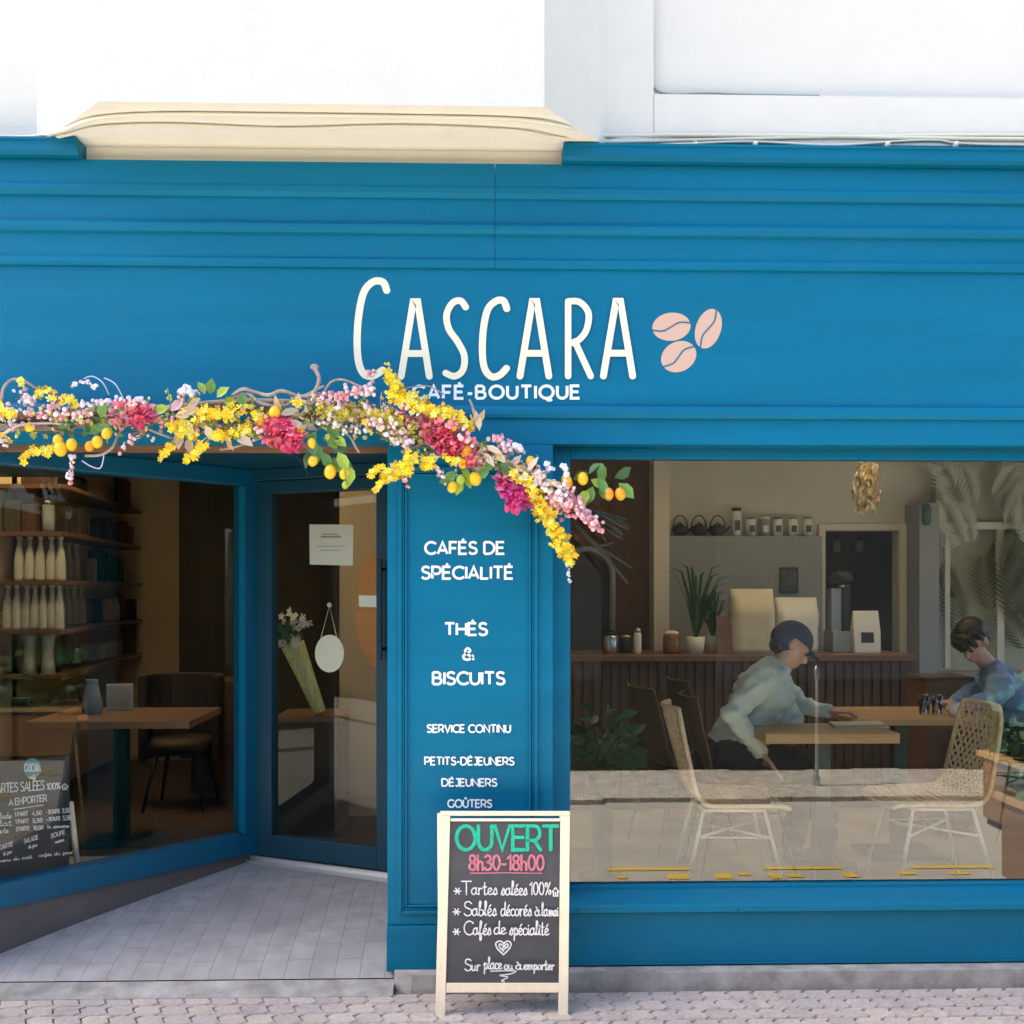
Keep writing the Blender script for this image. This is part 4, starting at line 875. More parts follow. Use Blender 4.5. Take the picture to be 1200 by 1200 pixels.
# ================================================================== INSIDE: RIGHT ROOM
# rattan chairs (local: faces +X, origin on the floor)
def chair_proto(label, shell, legm, group, weave=True):
    t = thing('rattan_chair' if weave else 'shell_chair', label, 'chair', (0,0,0), group)
    prof_ = cr([(-.275,.88),(-.245,.76),(-.205,.62),(-.165,.50),(-.105,.452),(0,.445),(.13,.445),(.225,.44),(.255,.43)], 4)
    L_ = len(prof_)
    def S(u, v):
        f = v*(L_-1); i = min(int(f), L_-2); q = f-i
        x = prof_[i][0]*(1-q)+prof_[i+1][0]*q; z = prof_[i][1]*(1-q)+prof_[i+1][1]*q
        hw = .19 + .035*math.sin(math.pi*min(1, v*1.1)); 
        if v < .06: hw *= .86+.14*(v/.06)
        back = max(0, 1-v*1.9); return Vector((x + .05*back*u*u, u*hw, z + .018*(1-back)*u*u))
    b = MB()
    if weave:
        for sg in (1, -1):
            for k in range(-11, 12):
                pts = []
                for j in range(41):
                    v = j/40*.50; u = k/5.5 + sg*(v/.50)*2.0 - sg*1.0
                    if -1 <= u <= 1: pts.append(S(u, v))
                if len(pts) > 2: b.tube(pts, .0052, 5)
        for k in range(9):
            u = -1+2*k/8; b.tube([S(u, v/30*.52) for v in range(31)], .0035, 5)
    else:
        n_, m_ = 10, 16; vs = [S(-1+2*i/n_, j/m_*.5) for j in range(m_+1) for i in range(n_+1)]
        b.add(vs, [(j*(n_+1)+i, j*(n_+1)+i+1, (j+1)*(n_+1)+i+1, (j+1)*(n_+1)+i) for j in range(m_) for i in range(n_)], 0, True)
    b.build('backrest', shell, t)
    b = MB(); n_, m_ = 10, 12; vs = []
    for th_ in (0, -.012):
        vs += [S(-1+2*i/n_, .5+j/m_*.5)+Vector((0,0,th_)) for j in range(m_+1) for i in range(n_+1)]
    o_ = (n_+1)*(m_+1)
    b.add(vs, [(j*(n_+1)+i, j*(n_+1)+i+1, (j+1)*(n_+1)+i+1, (j+1)*(n_+1)+i) for j in range(m_) for i in range(n_)] + [(o_+j*(n_+1)+i, o_+(j+1)*(n_+1)+i, o_+(j+1)*(n_+1)+i+1, o_+j*(n_+1)+i+1) for j in range(m_) for i in range(n_)], 0, True)
    if weave:
        for j in range(12): b.tube([S(-1+2*i/12, .5+j/12*.5)+Vector((0,0,.003)) for i in range(13)], .005, 5)
    b.build('seat', shell, t)
    b = MB(); rim = [S(-1, j/40) for j in range(41)] + [S(-1+2*i/10, 1) for i in range(1, 10)] + [S(1, 1-j/40) for j in range(41)] + [S(1-2*i/10, 0) for i in range(1, 11)]
    b.tube(rim, .011 if weave else .006, 7, cap=False); b.build('rim', shell if weave else legm, t)
    tops = {}
    for sx in (-1, 1):
        for sy in (-1, 1):
            p = Vector((.02+sx*.135, sy*.15, .43)); q = Vector((.02+sx*.235, sy*.205, 0)); tops[(sx, sy)] = (p, q)
            b = MB(); b.tube([p, q], .009 if weave else .0075, 8); b.build('leg', legm, t)
    b = MB(); cs = [tops[k][0] for k in ((-1,-1),(1,-1),(1,1),(-1,1),(-1,-1))]
    for i in range(4): b.tube([cs[i], cs[i+1]], .007, 7)
    mid = {k: a.lerp(c, .27) for k, (a, c) in tops.items()}
    b.tube([mid[(-1,-1)], mid[(1,1)]], .006, 7); b.tube([mid[(1,-1)], mid[(-1,1)]], .006, 7); b.tube([mid[(-1,-1)], mid[(1,-1)]], .004, 6)
    b.build('leg_frame', legm, t)
    return t
YC = .56
ch = chair_proto('rattan chair with white rod legs facing right, at the left end of the window table', M['rattan'], M['white_m'], 'rattan chairs by the display window')
cx1 = XX(850, YC); ch.location = (cx1-.01, YC, FLI); ch.rotation_euler = (0,0,R(-3))
c2 = dup(ch, (XX(1088, YC)+.02, YC, FLI), R(180), label='rattan chair with open woven back facing left, right of the window table')
c3 = dup(ch, (XX(1305, .62), .62, FLI), R(12), label='rattan chair cut off by the right edge of the window')
sc1 = chair_proto('brown shell chair behind the left rattan chair, in front of the counter', M['rattan_d'], M['tw2'], 'brown shell chairs by the counter', False)
sc1.location = (XX(795, 1.5), 1.5, FLI); sc1.rotation_euler = (0,0,R(15))
dup(sc1, (XX(838, 1.9), 1.95, FLI), R(10), label='brown shell chair just behind the seated person in the cap')
def table(name, label, x0, x1, y0, y1, zt, th_, topm, legm, lx=None):
    t = thing(name, label, 'table', ((x0+x1)/2, (y0+y1)/2, FLI))
    b = MB(); b.box(x0, x1, y0, y1, zt-th_, zt); b.build('tabletop', topm, t, bevel=.003)
    lx = lx or (x0+x1)/2; ly = (y0+y1)/2
    b = MB(); b.box(lx-.035, lx+.035, ly-.035, ly+.035, FLI+.0155, zt-th_-.001); b.build('pedestal', legm, t)
    b = MB(); b.box(lx-.2, lx+.2, ly-.16, ly+.16, FLI+.001, FLI+.015); b.build('base_plate', legm, t)
    return t
ZT = FLI+.75
table('cafe_table', 'small pale oak table with dark green pedestal between the two rattan chairs', XX(897, .54), XX(1055, .54), .54, .90, ZT, .047, M['oak'], M['darkgreen'], XX(962, .72))
table('cafe_table', 'second oak table behind, in front of the person in the blue jacket', XX(1000, 1.02), XX(1160, 1.02), 1.02, 1.6, ZT, .03, M['oak'], M['darkgreen'])
# low side table on the first table (open book / magazine)
bk = MB(); c = P(975, 849, .80); c.z = ZT+.001
for k, (a, t_) in enumerate(((-8, 0), (6, .008))):
    bk.frame3((c.x-.02+.0*k, .70+.01*k, ZT+.001+t_), (.26, .02*k, .0), (0.02, .14, 0), (0, 0, .006))
tag(bk.build('magazine', M['paper']), 'pale magazine lying open on the small oak table', 'magazine')

# counter
ct = thing('counter', 'long bar counter with brown vertical slats and a dark wooden top', 'counter', (XX(860, 2.4), 2.7, FLI))
zct = ZZ(768, 2.38, 800); cxa, cxb = XX(640, 2.4), XX(1072, 2.4)
b = MB(); b.box(cxa, cxb, 2.45, 3.0, FLI, zct-.04); b.build('body', M['dark'], ct)
b = MB(); x = cxa; 
while x < cxb-.05: b.box(x, x+.045, 2.42, 2.4495, FLI+.06, zct-.0405); x += .06
b.build('slats', M['slat'], ct)
b = MB(); b.box(cxa, cxb, 2.38, 3.04, zct-.04, zct); b.build('countertop', M['walnut'], ct, bevel=.003)
def CT(px, y=2.6): return Vector((XX(px, y), y, zct+.001))
# teapots on the ledge
yl = YW-.075
def teapot(px, label):
    t = thing('teapot', label, 'teapot', (XX(px, yl), yl, zl+.001), 'iron teapots on the ledge'); c = BASE[t.name]
    b = MB(); b.lathe(c, [(.0,0),(.035,0),(.055,.025),(.058,.045),(.045,.07),(.02,.076),(0,.076)], 16); b.tube([c+Vector((.05,0,.035)), c+Vector((.075,0,.05)), c+Vector((.085,0,.07))], [.012,.009,.006], 8); b.build('body', M['black'], t)
    b = MB(); b.lathe(c, [(.0,.0765),(.03,.0765),(.026,.083),(.008,.087),(.008,.097),(0,.098)], 12); b.build('lid', M['black'], t)
    b = MB(); b.tube([c+Vector((.052*math.cos(a), 0, .06+.085*math.sin(a))) for a in [math.pi*i/12 for i in range(13)]], .004, 6); b.build('handle', M['black'], t)
for px, l in ((797,'dark iron teapot, leftmost on the ledge'), (819,'dark iron teapot, middle one of the three on the ledge'), (841,'dark iron teapot beside the tall dark-lidded canister')): teapot(px, l)
def canister(px, w_, h, body, lid, label, cat='canister'):
    t = thing('canister', label, cat, (XX(px, yl), yl, zl+.001), 'canisters on the ledge'); c = BASE[t.name]
    b = MB(); b.lathe(c, [(0,0),(w_,0),(w_,h*.86),(w_*.94,h*.88),(0,h*.88)], 14); b.build('body', body, t)
    b = MB(); b.lathe(c, [(0,h*.882),(w_*.98,h*.882),(w_*.98,h),(0,h)], 14); b.build('lid', lid, t)
    b = MB(); s_ = w_*.55; b.box(c.x-s_, c.x+s_, c.y-w_-.003, c.y-w_-.001, c.z+h*.2, c.z+h*.55); b.build('label_patch', M['dark'] if body is M['white'] else M['white'], t)
canister(863, .034, .20, M['white'], M['hair'], 'tall white canister with dark domed lid on the ledge')
for px, l, bm2 in ((880,'white tea tin next to the tall dark-lidded canister','white'), (896,'plain grey tea tin in the middle of the ledge','bluegrey'), (911,'white tea tin right of the grey one on the ledge','white'), (929,'white tea tin second from the doorway','white'), (946,'white tea tin nearest the doorway on the ledge','white')):
    canister(px, .034, .135, M[bm2], M['white'] if bm2 == 'bluegrey' else M['bluegrey'], l)
# framed picture
b = thing('picture', 'small dark framed picture on the blue-grey panel', 'picture', P(924, 680, YW-.14)); c = BASE[b.name]
m_ = MB(); m_.box(c.x-.065, c.x+.065, c.y-.016, c.y-.002, c.z-.09, c.z+.09); m_.build('frame', M['black'], b, bevel=.003)
m_ = MB(); m_.box(c.x-.052, c.x+.052, c.y-.0185, c.y-.0165, c.z-.077, c.z+.077); m_.build('print', mat('dark_print', (.05,.07,.07), .5, noise=.6, nscale=20), b)
# bags on the counter
def sack(name, label, px0, px1, pyt, y, m, d=.14, crease=True):
    x0, x1 = XX(px0, y), XX(px1, y); z1 = ZZ(pyt, y); z0 = zct+.001; nx_, nz_ = 10, 12
    b = MB(); vs = []
    for s_, yy in ((0, y-d/2), (1, y+d/2)):
        for j in range(nz_+1):
            for i in range(nx_+1):
                u, v = i/nx_, j/nz_; tp = max(0, v-.7)/.3
                yq = yy + (1 if s_ == 0 else -1)*d*.46*tp + random.uniform(-.006, .006)*(1-tp)
                if i in (0, nx_): yq = y + (yq-y)*.6
                vs.append((x0+(x1-x0)*u + random.uniform(-.003,.003), yq, z0+(z1-z0)*v))
    o_ = (nx_+1)*(nz_+1); ix = lambda s_, i, j: s_*o_ + j*(nx_+1)+i
    fs = [(ix(0,i,j), ix(0,i+1,j), ix(0,i+1,j+1), ix(0,i,j+1)) for i in range(nx_) for j in range(nz_)] + [(ix(1,i,j), ix(1,i,j+1), ix(1,i+1,j+1), ix(1,i+1,j)) for i in range(nx_) for j in range(nz_)]
    for j in range(nz_): fs += [(ix(0,0,j), ix(0,0,j+1), ix(1,0,j+1), ix(1,0,j)), (ix(0,nx_,j), ix(1,nx_,j), ix(1,nx_,j+1), ix(0,nx_,j+1))]
    for i in range(nx_): fs += [(ix(0,i,nz_), ix(0,i+1,nz_), ix(1,i+1,nz_), ix(1,i,nz_)), (ix(0,i,0), ix(1,i,0), ix(1,i+1,0), ix(0,i+1,0))]
    b.add(vs, fs, 0, True); return tag(b.build(name, m), label, 'bag')
sack('paper_bag', 'big creased cream paper bag standing on the counter behind the cap', 856, 905, 690, 2.6, M['paper'], .2)
sack('paper_bag', 'white paper sack beside the big cream bag on the counter', 908, 956, 700, 2.75, M['white'], .2)
t = thing('coffee_bag', 'pale coffee bag with a dark square print in the doorway', 'bag', CT(1014, 2.62)); c = BASE[t.name]
m_ = MB(); hb_ = ZZ(716, 2.62)-c.z
m_.add([(c.x-.085,c.y-.05,c.z),(c.x+.085,c.y-.05,c.z),(c.x+.085,c.y+.05,c.z),(c.x-.085,c.y+.05,c.z),(c.x-.09,c.y-.035,c.z+hb_*.5),(c.x+.09,c.y-.035,c.z+hb_*.5),(c.x+.09,c.y+.035,c.z+hb_*.5),(c.x-.09,c.y+.035,c.z+hb_*.5),(c.x-.085,c.y-.004,c.z+hb_),(c.x+.085,c.y-.004,c.z+hb_),(c.x+.085,c.y+.004,c.z+hb_),(c.x-.085,c.y+.004,c.z+hb_)],
       [(0,3,2,1),(0,1,5,4),(1,2,6,5),(2,3,7,6),(3,0,4,7),(4,5,9,8),(5,6,10,9),(6,7,11,10),(7,4,8,11),(8,9,10,11)]); m_.build('pouch', M['white'], t, bevel=.006)
m_ = MB(); m_.add([(c.x-.042,c.y-.0445,c.z+hb_*.24),(c.x+.042,c.y-.0445,c.z+hb_*.24),(c.x+.042,c.y-.0385,c.z+hb_*.49),(c.x-.042,c.y-.0385,c.z+hb_*.49)], [(0,1,2,3)]); m_.build('print_patch', M['black'], t)
# coffee machine
t = thing('coffee_machine', 'tall black and steel coffee brewer standing in the doorway', 'coffee machine', CT(985, 2.72)); c = BASE[t.name]; zt_ = ZZ(672, 2.72)-c.z
m_ = MB(); m_.box(c.x-.085, c.x+.085, c.y-.1, c.y+.1, c.z, c.z+.14); m_.build('base', M['steel'], t, bevel=.006)
m_ = MB(); m_.box(c.x-.005, c.x+.045, c.y-.06, c.y+.06, c.z+.141, c.z+zt_-.07); m_.build('column', M['black'], t, bevel=.004)
m_ = MB(); m_.box(c.x-.075, c.x-.007, c.y-.04, c.y+.05, c.z+.141, c.z+zt_-.10); m_.build('side_panel', M['steel'], t)
m_ = MB(); m_.lathe(c+Vector((0,-.02,zt_-.069)), [(0,0),(.05,0),(.075,.03),(.06,.075),(.02,.09),(0,.09)], 16); m_.build('head', M['black'], t)
m_ = MB(); m_.ell(c+Vector((-.02,-.085,zt_-.085)), .018, .018, .012); m_.build('spout', M['steel'], t)
# items in the back room
t = thing('shelf_rack', 'dim shelf with two hanging cups far inside the doorway', 'shelf', P(1000, 650, 4.1)); c = BASE[t.name]
m_ = MB(); m_.box(c.x-.2, c.x+.12, c.y, c.y+.09, c.z, c.z+.02); m_.build('board', M['dark'], t)
for dx in (-.12, .06):
    m_ = MB(); m_.lathe(c+Vector((dx,.04,.021)), [(0,0),(.03,0),(.036,.1),(.0,.1)], 12); m_.build('cup', M['ceramic'], t)
# wall light
t = thing('wall_lamp', 'dark capsule-shaped wall lamp on the blue-grey pillar', 'lamp', P(1086, 603, 2.93)); c = BASE[t.name]
m_ = MB(); m_.lathe(c-Vector((0,0,.075)), [(0,0),(.022,.006),(.028,.03),(.028,.12),(.022,.144),(0,.15)], 14); m_.build('shade', M['leaf_d'], t)
m_ = MB(); m_.box(c.x-.012, c.x+.012, c.y+.02, c.y+.0195+.02, c.z-.02, c.z+.02); m_.build('bracket', M['black'], t)
# hanging dried flowers
t = thing('dried_bouquet', 'bunch of dried flowers hanging upside down below the ceiling', 'dried flowers', P(1016, 565, 2.0)); c = BASE[t.name]
m_ = MB(); m_.tube([c+Vector((0,0,.12)), Vector((c.x, c.y, 2.6))], .003, 5); m_.build('string', M['tw1'], t)
m_ = MB()
for i in range(260):
    a = random.uniform(0, 6.28); h = random.uniform(-.17, .14); r_ = (.085-.22*abs(h+.02)**1.1)*math.sqrt(random.random()); p = c+Vector((r_*math.cos(a), r_*math.sin(a), h))
    leaf(m_, p, Vector((random.gauss(0,.5), random.gauss(0,.5), -1)), random.uniform(.03,.06), random.uniform(.01,.022), random.randrange(4))
m_.build('flower_heads', [M['cr1'], M['cr2'], M['moss'], M['trim']], t)
# arched dark panel, left end of the counter
t = thing('arched_mirror', 'dark arched mirror with a grey rim leaning behind the counter left end', 'mirror', (XX(688, 2.9), 2.95, zct)); c = BASE[t.name]
def arch_pts(r, h): return [(-r,0)] + [(-r*math.cos(math.pi*i/20), h+r*math.sin(math.pi*i/20)) for i in range(21)] + [(r,0)]
zt_ = ZZ(650, 2.9)-zct; ra = XX(715, 2.9)-XX(688, 2.9); 
m_ = MB(); ap = arch_pts(ra, zt_-ra); n_ = len(ap)
m_.add([(c.x+p[0], 2.93, c.z+.001+p[1]) for p in ap]+[(c.x+p[0], 2.96, c.z+.001+p[1]) for p in ap], [tuple(range(n_)), tuple(range(2*n_-1,n_-1,-1))]+[(i,n_+i,n_+(i+1)%n_,(i+1)%n_) for i in range(n_)]); m_.build('panel', M['black'], t)
m_ = MB(); m_.tube([Vector((c.x+p[0], 2.93, c.z+.02+p[1])) for p in arch_pts(ra+.02, zt_-ra)], .022, 8); m_.build('rim', M['bluegrey'], t)
# little things on the counter
def jar(px, y, r, h, body, lid, label, cat='jar'):
    t = thing('jar', label, cat, CT(px, y)); c = BASE[t.name]
    m_ = MB(); m_.lathe(c, [(0,0),(r*.9,0),(r,h*.1),(r,h*.72),(r*.8,h*.82),(0,h*.82)], 14); m_.build('body', body, t)
    m_ = MB(); m_.lathe(c, [(0,h*.822),(r*.85,h*.822),(r*.85,h*.93),(r*.3,h),(0,h)], 14); m_.build('lid', lid, t)
jar(787, 2.55, .055, .15, M['amber'], M['ceramic'], 'squat amber jar with pale lid on the counter')
jar(747, 2.5, .026, .17, M['ceramic'], M['steel'], 'slim pale pepper mill on the left part of the counter', 'pepper mill')
jar(716, 2.55, .05, .15, M['steel'], M['black'], 'steel tin with black lid on the counter in front of the arch')
jar(733, 2.65, .04, .12, M['black'], M['steel'], 'short black jar between the arch and the pepper mill')
b = MB(); c = CT(853, 2.55)
b.frame3((c.x-.065, c.y, c.z), (.13,0,0), (0,.02,0), (0,.05,ZZ(722, 2.55)-c.z)); tag(b.build('cutting_board', M['walnut'], bevel=.004), 'brown wooden board leaning upright on the counter beside the cream bag', 'board')
def spiky(px, y, h, label, n_=26, spread=.35):
    t = thing('potted_plant', label, 'plant', CT(px, y)); c = BASE[t.name]
    m_ = MB(); m_.lathe(c, [(0,0),(.05,0),(.065,.11),(.058,.11),(.05,.095),(0,.095)], 14); m_.build('pot', M['ceramic'], t)
    m_ = MB()
    for i in range(n_):
        a = random.uniform(0, 6.28); s_ = random.uniform(.1, 1)*spread; hh = h*random.uniform(.5, 1); d = Vector((math.cos(a), math.sin(a)*.5, 0)); w_ = .012
        sd_ = Vector((-math.sin(a), math.cos(a), .3)).normalized()
        q = [c+Vector((0,0,.09)), c+d*s_*.25+UPV*(.09+hh*.5), c+d*s_*.6+UPV*(.09+hh*.85), c+d*s_+UPV*(.09+hh*.9)]
        m_.add([q[0]-sd_*w_*.6, q[0]+sd_*w_*.6, q[1]-sd_*w_, q[1]+sd_*w_, q[2]-sd_*w_*.7, q[2]+sd_*w_*.7, q[3]], [(0,1,3,2),(2,3,5,4),(4,5,6)], 0, True)
    m_.build('leaves', M['leaf_d'], t)
spiky(815, 2.55, .55, 'spiky leaved plant in a pale pot on the counter', 30, .33)
spiky(836, 2.7, .36, 'smaller grassy plant close to the cream paper bag', 18, .2)
# green plant by the window
t = thing('potted_plant', 'bushy dark green plant on a tall dark stand just inside the window', 'plant', (XX(706, .85), .85, FLI)); c = BASE[t.name]
m_ = MB(); m_.lathe(c, [(0,0),(.11,0),(.12,.02),(.05,.03),(.045,.42),(0,.42)], 14); m_.build('stand', M['black'], t)
m_ = MB(); m_.lathe(c+UPV*.421, [(0,0),(.07,0),(.09,.14),(.08,.14),(.07,.12),(0,.12)], 16); m_.build('pot', M['dark'], t)
m_ = MB()
for i in range(150):
    a = random.uniform(0, 6.28); el = random.uniform(-.5, 1.2); rr = random.uniform(.05, .17); p = c + UPV*.62 + Vector((math.cos(a)*math.cos(el)*rr, math.sin(a)*math.cos(el)*rr, math.sin(el)*rr*1.3))
    leaf(m_, p, Vector((math.cos(a), math.sin(a), random.uniform(-.9, .7))), random.uniform(.07,.13), random.uniform(.025,.045), 0)
for i in range(12):
    a = random.uniform(0, 6.28); m_.tube([c+UPV*.54, c+Vector((math.cos(a)*.06, math.sin(a)*.06, .64)), c+Vector((math.cos(a)*.13, math.sin(a)*.13, .72))], .004, 5)
m_.build('leaves', M['leaf_d'], t)
t = thing('wooden_box', 'dark wooden crate standing on the floor behind the second table', 'crate', (XX(1105, 1.9), 1.95, FLI)); c = BASE[t.name]
m_ = MB(); m_.box(c.x-.14, c.x+.14, c.y-.14, c.y+.14, c.z+.001, ZZ(797, 1.9)); m_.build('body', M['walnut'], t, bevel=.004)
m_ = MB(); m_.box(c.x-.145, c.x+.145, c.y-.145, c.y+.145, ZZ(797, 1.9)+.0005, ZZ(797, 1.9)+.02); m_.build('lid', M['slat'], t)
def cup(px, y, z, label, m, r=.032, h=.075):
    t = thing('cup', label, 'cup', (XX(px, y), y, z+.001)); c = BASE[t.name]
    m_ = MB(); m_.lathe(c, [(0,0),(r*.7,0),(r,h),(r*.9,h),(r*.62,.008),(0,.008)], 14); m_.build('bowl', m, t)
    m_ = MB(); m_.tube([c+Vector((r*.85+.02*math.sin(a), 0, h*.5+.022*math.cos(a))) for a in [math.pi*i/8 for i in range(9)]], .004, 6); m_.build('handle', m, t)
cup(1118, 1.12, ZT, 'white cup standing on the second table by the hands', M['ceramic'])
tg = glass_mat('tumbler_glass', (.85,.88,.86), 1.5)
for px, l in ((1083,'clear tumbler on the second table, left one'), (1098,'clear tumbler on the second table, next to the cup')):
    m_ = MB(); c = Vector((XX(px, 1.25), 1.25, ZT+.001)); m_.lathe(c, [(.0,0),(.026,0),(.03,.10),(.027,.10),(.024,.01),(0,.01)], 14); tag(m_.build('tumbler', tg), l, 'glass', 'tumblers on the second table')

# ================================================================== PEOPLE
def person(label, base, chains, ells, regions, mats_, vox=.009):
    """one continuous skin grown from overlapping tapered limbs, then fused and smoothed"""
    b = MB(); rec = []
    for reg, pts in chains:
        for i in range(len(pts)-1):
            (p, r), (q, s_) = pts[i], pts[i+1]; p, q = Vector(p), Vector(q); n_ = max(2, int((q-p).length/(min(r, s_)*.5)))
            for k in range(n_+1):
                f = k/n_; c = p.lerp(q, f); rr = r+(s_-r)*f; b.ell(c, rr, rr, rr, 0, 12, 8); rec.append((c, rr, reg))
    for reg, c, rx, ry, rz, rot in ells:
        b.ell(c, rx, ry, rz, 0, 18, 12, rot); rec.append((Vector(c), min(rx, ry, rz)*1.1, reg))
    o = b.build('person', mats_, None, loc=base)
    md = o.modifiers.new('r', 'REMESH'); md.mode = 'VOXEL'; md.voxel_size = vox
    sm_ = o.modifiers.new('s', 'SMOOTH'); sm_.factor = .5; sm_.iterations = 4
    dg = bpy.context.evaluated_depsgraph_get(); me = bpy.data.meshes.new_from_object(o.evaluated_get(dg))
    o.modifiers.clear(); o.data = me; me.materials.clear()
    for m in mats_: me.materials.append(m)
    bs = Vector(base)
    for f in me.polygons:
        c = f.center + bs; best = min(rec, key=lambda t_: (t_[0]-c).length - t_[1]); f.material_index = best[2]; f.use_smooth = True
    cloth = set()
    for f in me.polygons:
        if f.material_index in (1, 2): cloth.update(f.vertices)
    from mathutils import noise as nz
    nrm = [v.normal.copy() for v in me.vertices]
    for i in cloth:
        v = me.vertices[i]; p = v.co
        a_ = nz.noise(Vector((p.x*9+p.z*7, p.y*9, p.z*16-p.x*9))); v.co = p + nrm[i]*(.011*(1-abs(a_)*2.6))
    return tag(o, label, 'person')
def hand(w_, d, side, up, reg=0, L=.085):
    """palm, four unequal bent fingers and a thumb leaving the side of the palm"""
    d, side, up = Vector(d).normalized(), Vector(side).normalized(), Vector(up).normalized(); w_ = Vector(w_); out = []
    k_ = w_ + d*L
    for i, (o_, fl_) in enumerate(((-.030,.070),(-.010,.082),(.011,.077),(.030,.060))):
        a = k_ + side*o_; m1 = a + d*fl_*.5 - up*.006; e = m1 + (d*.75-up*.65).normalized()*fl_*.5
        out.append((reg, [(w_+side*o_*.55, .016), (a, .0125)])); out.append((reg, [(a, .0105), (m1, .0095), (e, .0078)]))
    t0 = w_ + d*.03 - side*.03; t1 = t0 + (d*.6-side*.8).normalized()*.035; out.append((reg, [(t0, .013), (t1, .0115), (t1 + (d*.9-side*.2).normalized()*.03, .009)]))
    return out
def head(c, fwd, up, reg=0):
    c = Vector(c); fwd = Vector(fwd).normalized(); up = Vector(up); up = (up - fwd*up.dot(fwd)).normalized(); sd_ = fwd.cross(up)
    m = Matrix((sd_, fwd, up)).transposed()
    L = lambda x, y, z: c + sd_*x + fwd*y + up*z
    e = [(reg, L(0,-.012,.03), .076, .094, .088, m), (reg, L(0,.02,-.035), .060, .066, .075, m), (reg, L(0,.055,-.085), .026, .022, .022, m),
         (reg, L(.078,-.01,-.005), .012, .022, .032, m), (reg, L(-.078,-.01,-.005), .012, .022, .032, m), (reg, L(0,.078,-.062), .024, .012, .007, m), (reg, L(0,.078,-.076), .021, .012, .007, m),
         (reg, L(0,.072,.022), .055, .016, .010, m)]
    chn = [(reg, [(L(0,.078,.012), .010), (L(0,.102,-.028), .015), (L(0,.088,-.036), .012)])]
    eyes = [L(sx*.031, .083, .0) for sx in (-1, 1)]
    return e, chn, eyes, L, m
# --- person 1: navy cap, sage shirt, hunched over the table
Y1 = 1.02
hip = P(856, 884, Y1); hip.z = FLI+.47+.09
waist = P(872, 856, Y1); chest = P(893, 815, Y1); nb = P(910, 785, Y1)
hc = P(928, 756, Y1); fw1 = Vector((.80, -.10, -.60)); e1, ch1, eyes1, L1, m1 = head(hc, fw1, (.55, .0, .8))
sN = P(896, 798, Y1-.19); elN = P(857, 836, Y1-.26); wrN = P(892, 882, Y1-.24)
sF = P(908, 797, Y1+.19); elF = P(938, 848, Y1+.22); wrF = P(968, 850, Y1+.10); wrF.z = ZT+.035; elF.z = ZT+.05
kn1 = Vector((hip.x+.43, Y1-.10, FLI+.50)); kn2 = Vector((hip.x+.43, Y1+.12, FLI+.50))
chains = [(1, [(hip+UPV*.03, .135), (waist, .135), (chest, .145), (nb-Vector((.02,0,.02)), .085)]), (0, [(nb, .052), (hc-Vector((.015,0,.045)), .05)]),
          (1, [(nb-Vector((.01,0,.02)), .07), (sN, .072), (sN.lerp(elN,.5), .056), (elN, .047)]), (1, [(elN, .047), (elN.lerp(wrN,.6), .040), (wrN, .032)]),
          (1, [(nb-Vector((.01,0,.02)), .07), (sF, .072), (elF, .047), (wrF, .032)]),
          (1, [(chest+Vector((0,-.09,0)), .10), (waist+Vector((0,-.07,0)), .10)]), (1, [(chest+Vector((0,.09,0)), .10), (waist+Vector((0,.07,0)), .10)]),
          (2, [(hip, .15), (hip+Vector((0,-.09,-.01)), .12), (kn1, .075), (Vector((kn1.x+.02, kn1.y, FLI+.10)), .05)]), (2, [(hip+Vector((0,.09,-.01)), .12), (kn2, .075), (Vector((kn2.x-.08, kn2.y, FLI+.10)), .05)]),
          (3, [(Vector((kn1.x, kn1.y, FLI+.045)), .042), (Vector((kn1.x+.15, kn1.y, FLI+.035)), .034)]), (3, [(Vector((kn2.x-.1, kn2.y, FLI+.045)), .042), (Vector((kn2.x+.05, kn2.y, FLI+.035)), .034)])]
chains += [(1, [(chest+Vector((.02,-.02,0)), .125), (P(918, 842, Y1), .095)]), (2, [(hip+Vector((-.07,0,-.02)), .13), (hip, .15)])]
chains += ch1 + hand(wrN, wrN-elN, (0,1,0), (-.5,0,.5)) + hand(wrF, (1,-.15,0), (0,1,0), (0,0,1))
p1 = person('person in a navy cap and sage long-sleeved shirt hunched over the window table', (hip.x, hip.y, FLI), chains, e1, None, [M['skin'], M['shirt'], M['trouser'], M['black']])
def child_mb(mb, name, m, par): 
    o = mb.build(name, m, par); return o
cp_ = MB(); N = 16
vs = []
for j in range(7):
    th_ = R(90)*j/6
    for i in range(N):
        a = 2*math.pi*i/N; vs.append(L1(math.cos(a)*.086*math.cos(th_), -.012+math.sin(a)*.105*math.cos(th_), .028+.092*math.sin(th_)))
cp_.add(vs, [(j*N+i, j*N+(i+1)%N, (j+1)*N+(i+1)%N, (j+1)*N+i) for j in range(6) for i in range(N)], 0, True)
br = [L1(.075*math.cos(R(180-180*i/10)), .07+.085*math.sin(R(180*i/10)), .030-.012*math.sin(R(180*i/10))) for i in range(11)]
cp_.add(br + [p - Vector((0,0,.008)) for p in br], [tuple(range(11)), tuple(range(21,10,-1))] + [(i, 11+i, 11+(i+1)%11, (i+1)%11) for i in range(11)], 0)
cp_.ell(L1(0,-.040,.012), .083, .082, .078, 0, 18, 12, m1)
child_mb(cp_, 'cap', M['navy'], p1)
hm = MB(); hm.ell(L1(0,-.055,-.04), .062, .045, .045, 0, 16, 10, m1); child_mb(hm, 'hair', M['hair'], p1)
em = MB()
for e in eyes1: em.ell(e, .011, .008, .008, 0, 10, 8, m1)
child_mb(em, 'eyes', M['black'], p1)
sm2 = MB(); a_, b2 = hip+Vector((.02,0,0)), None
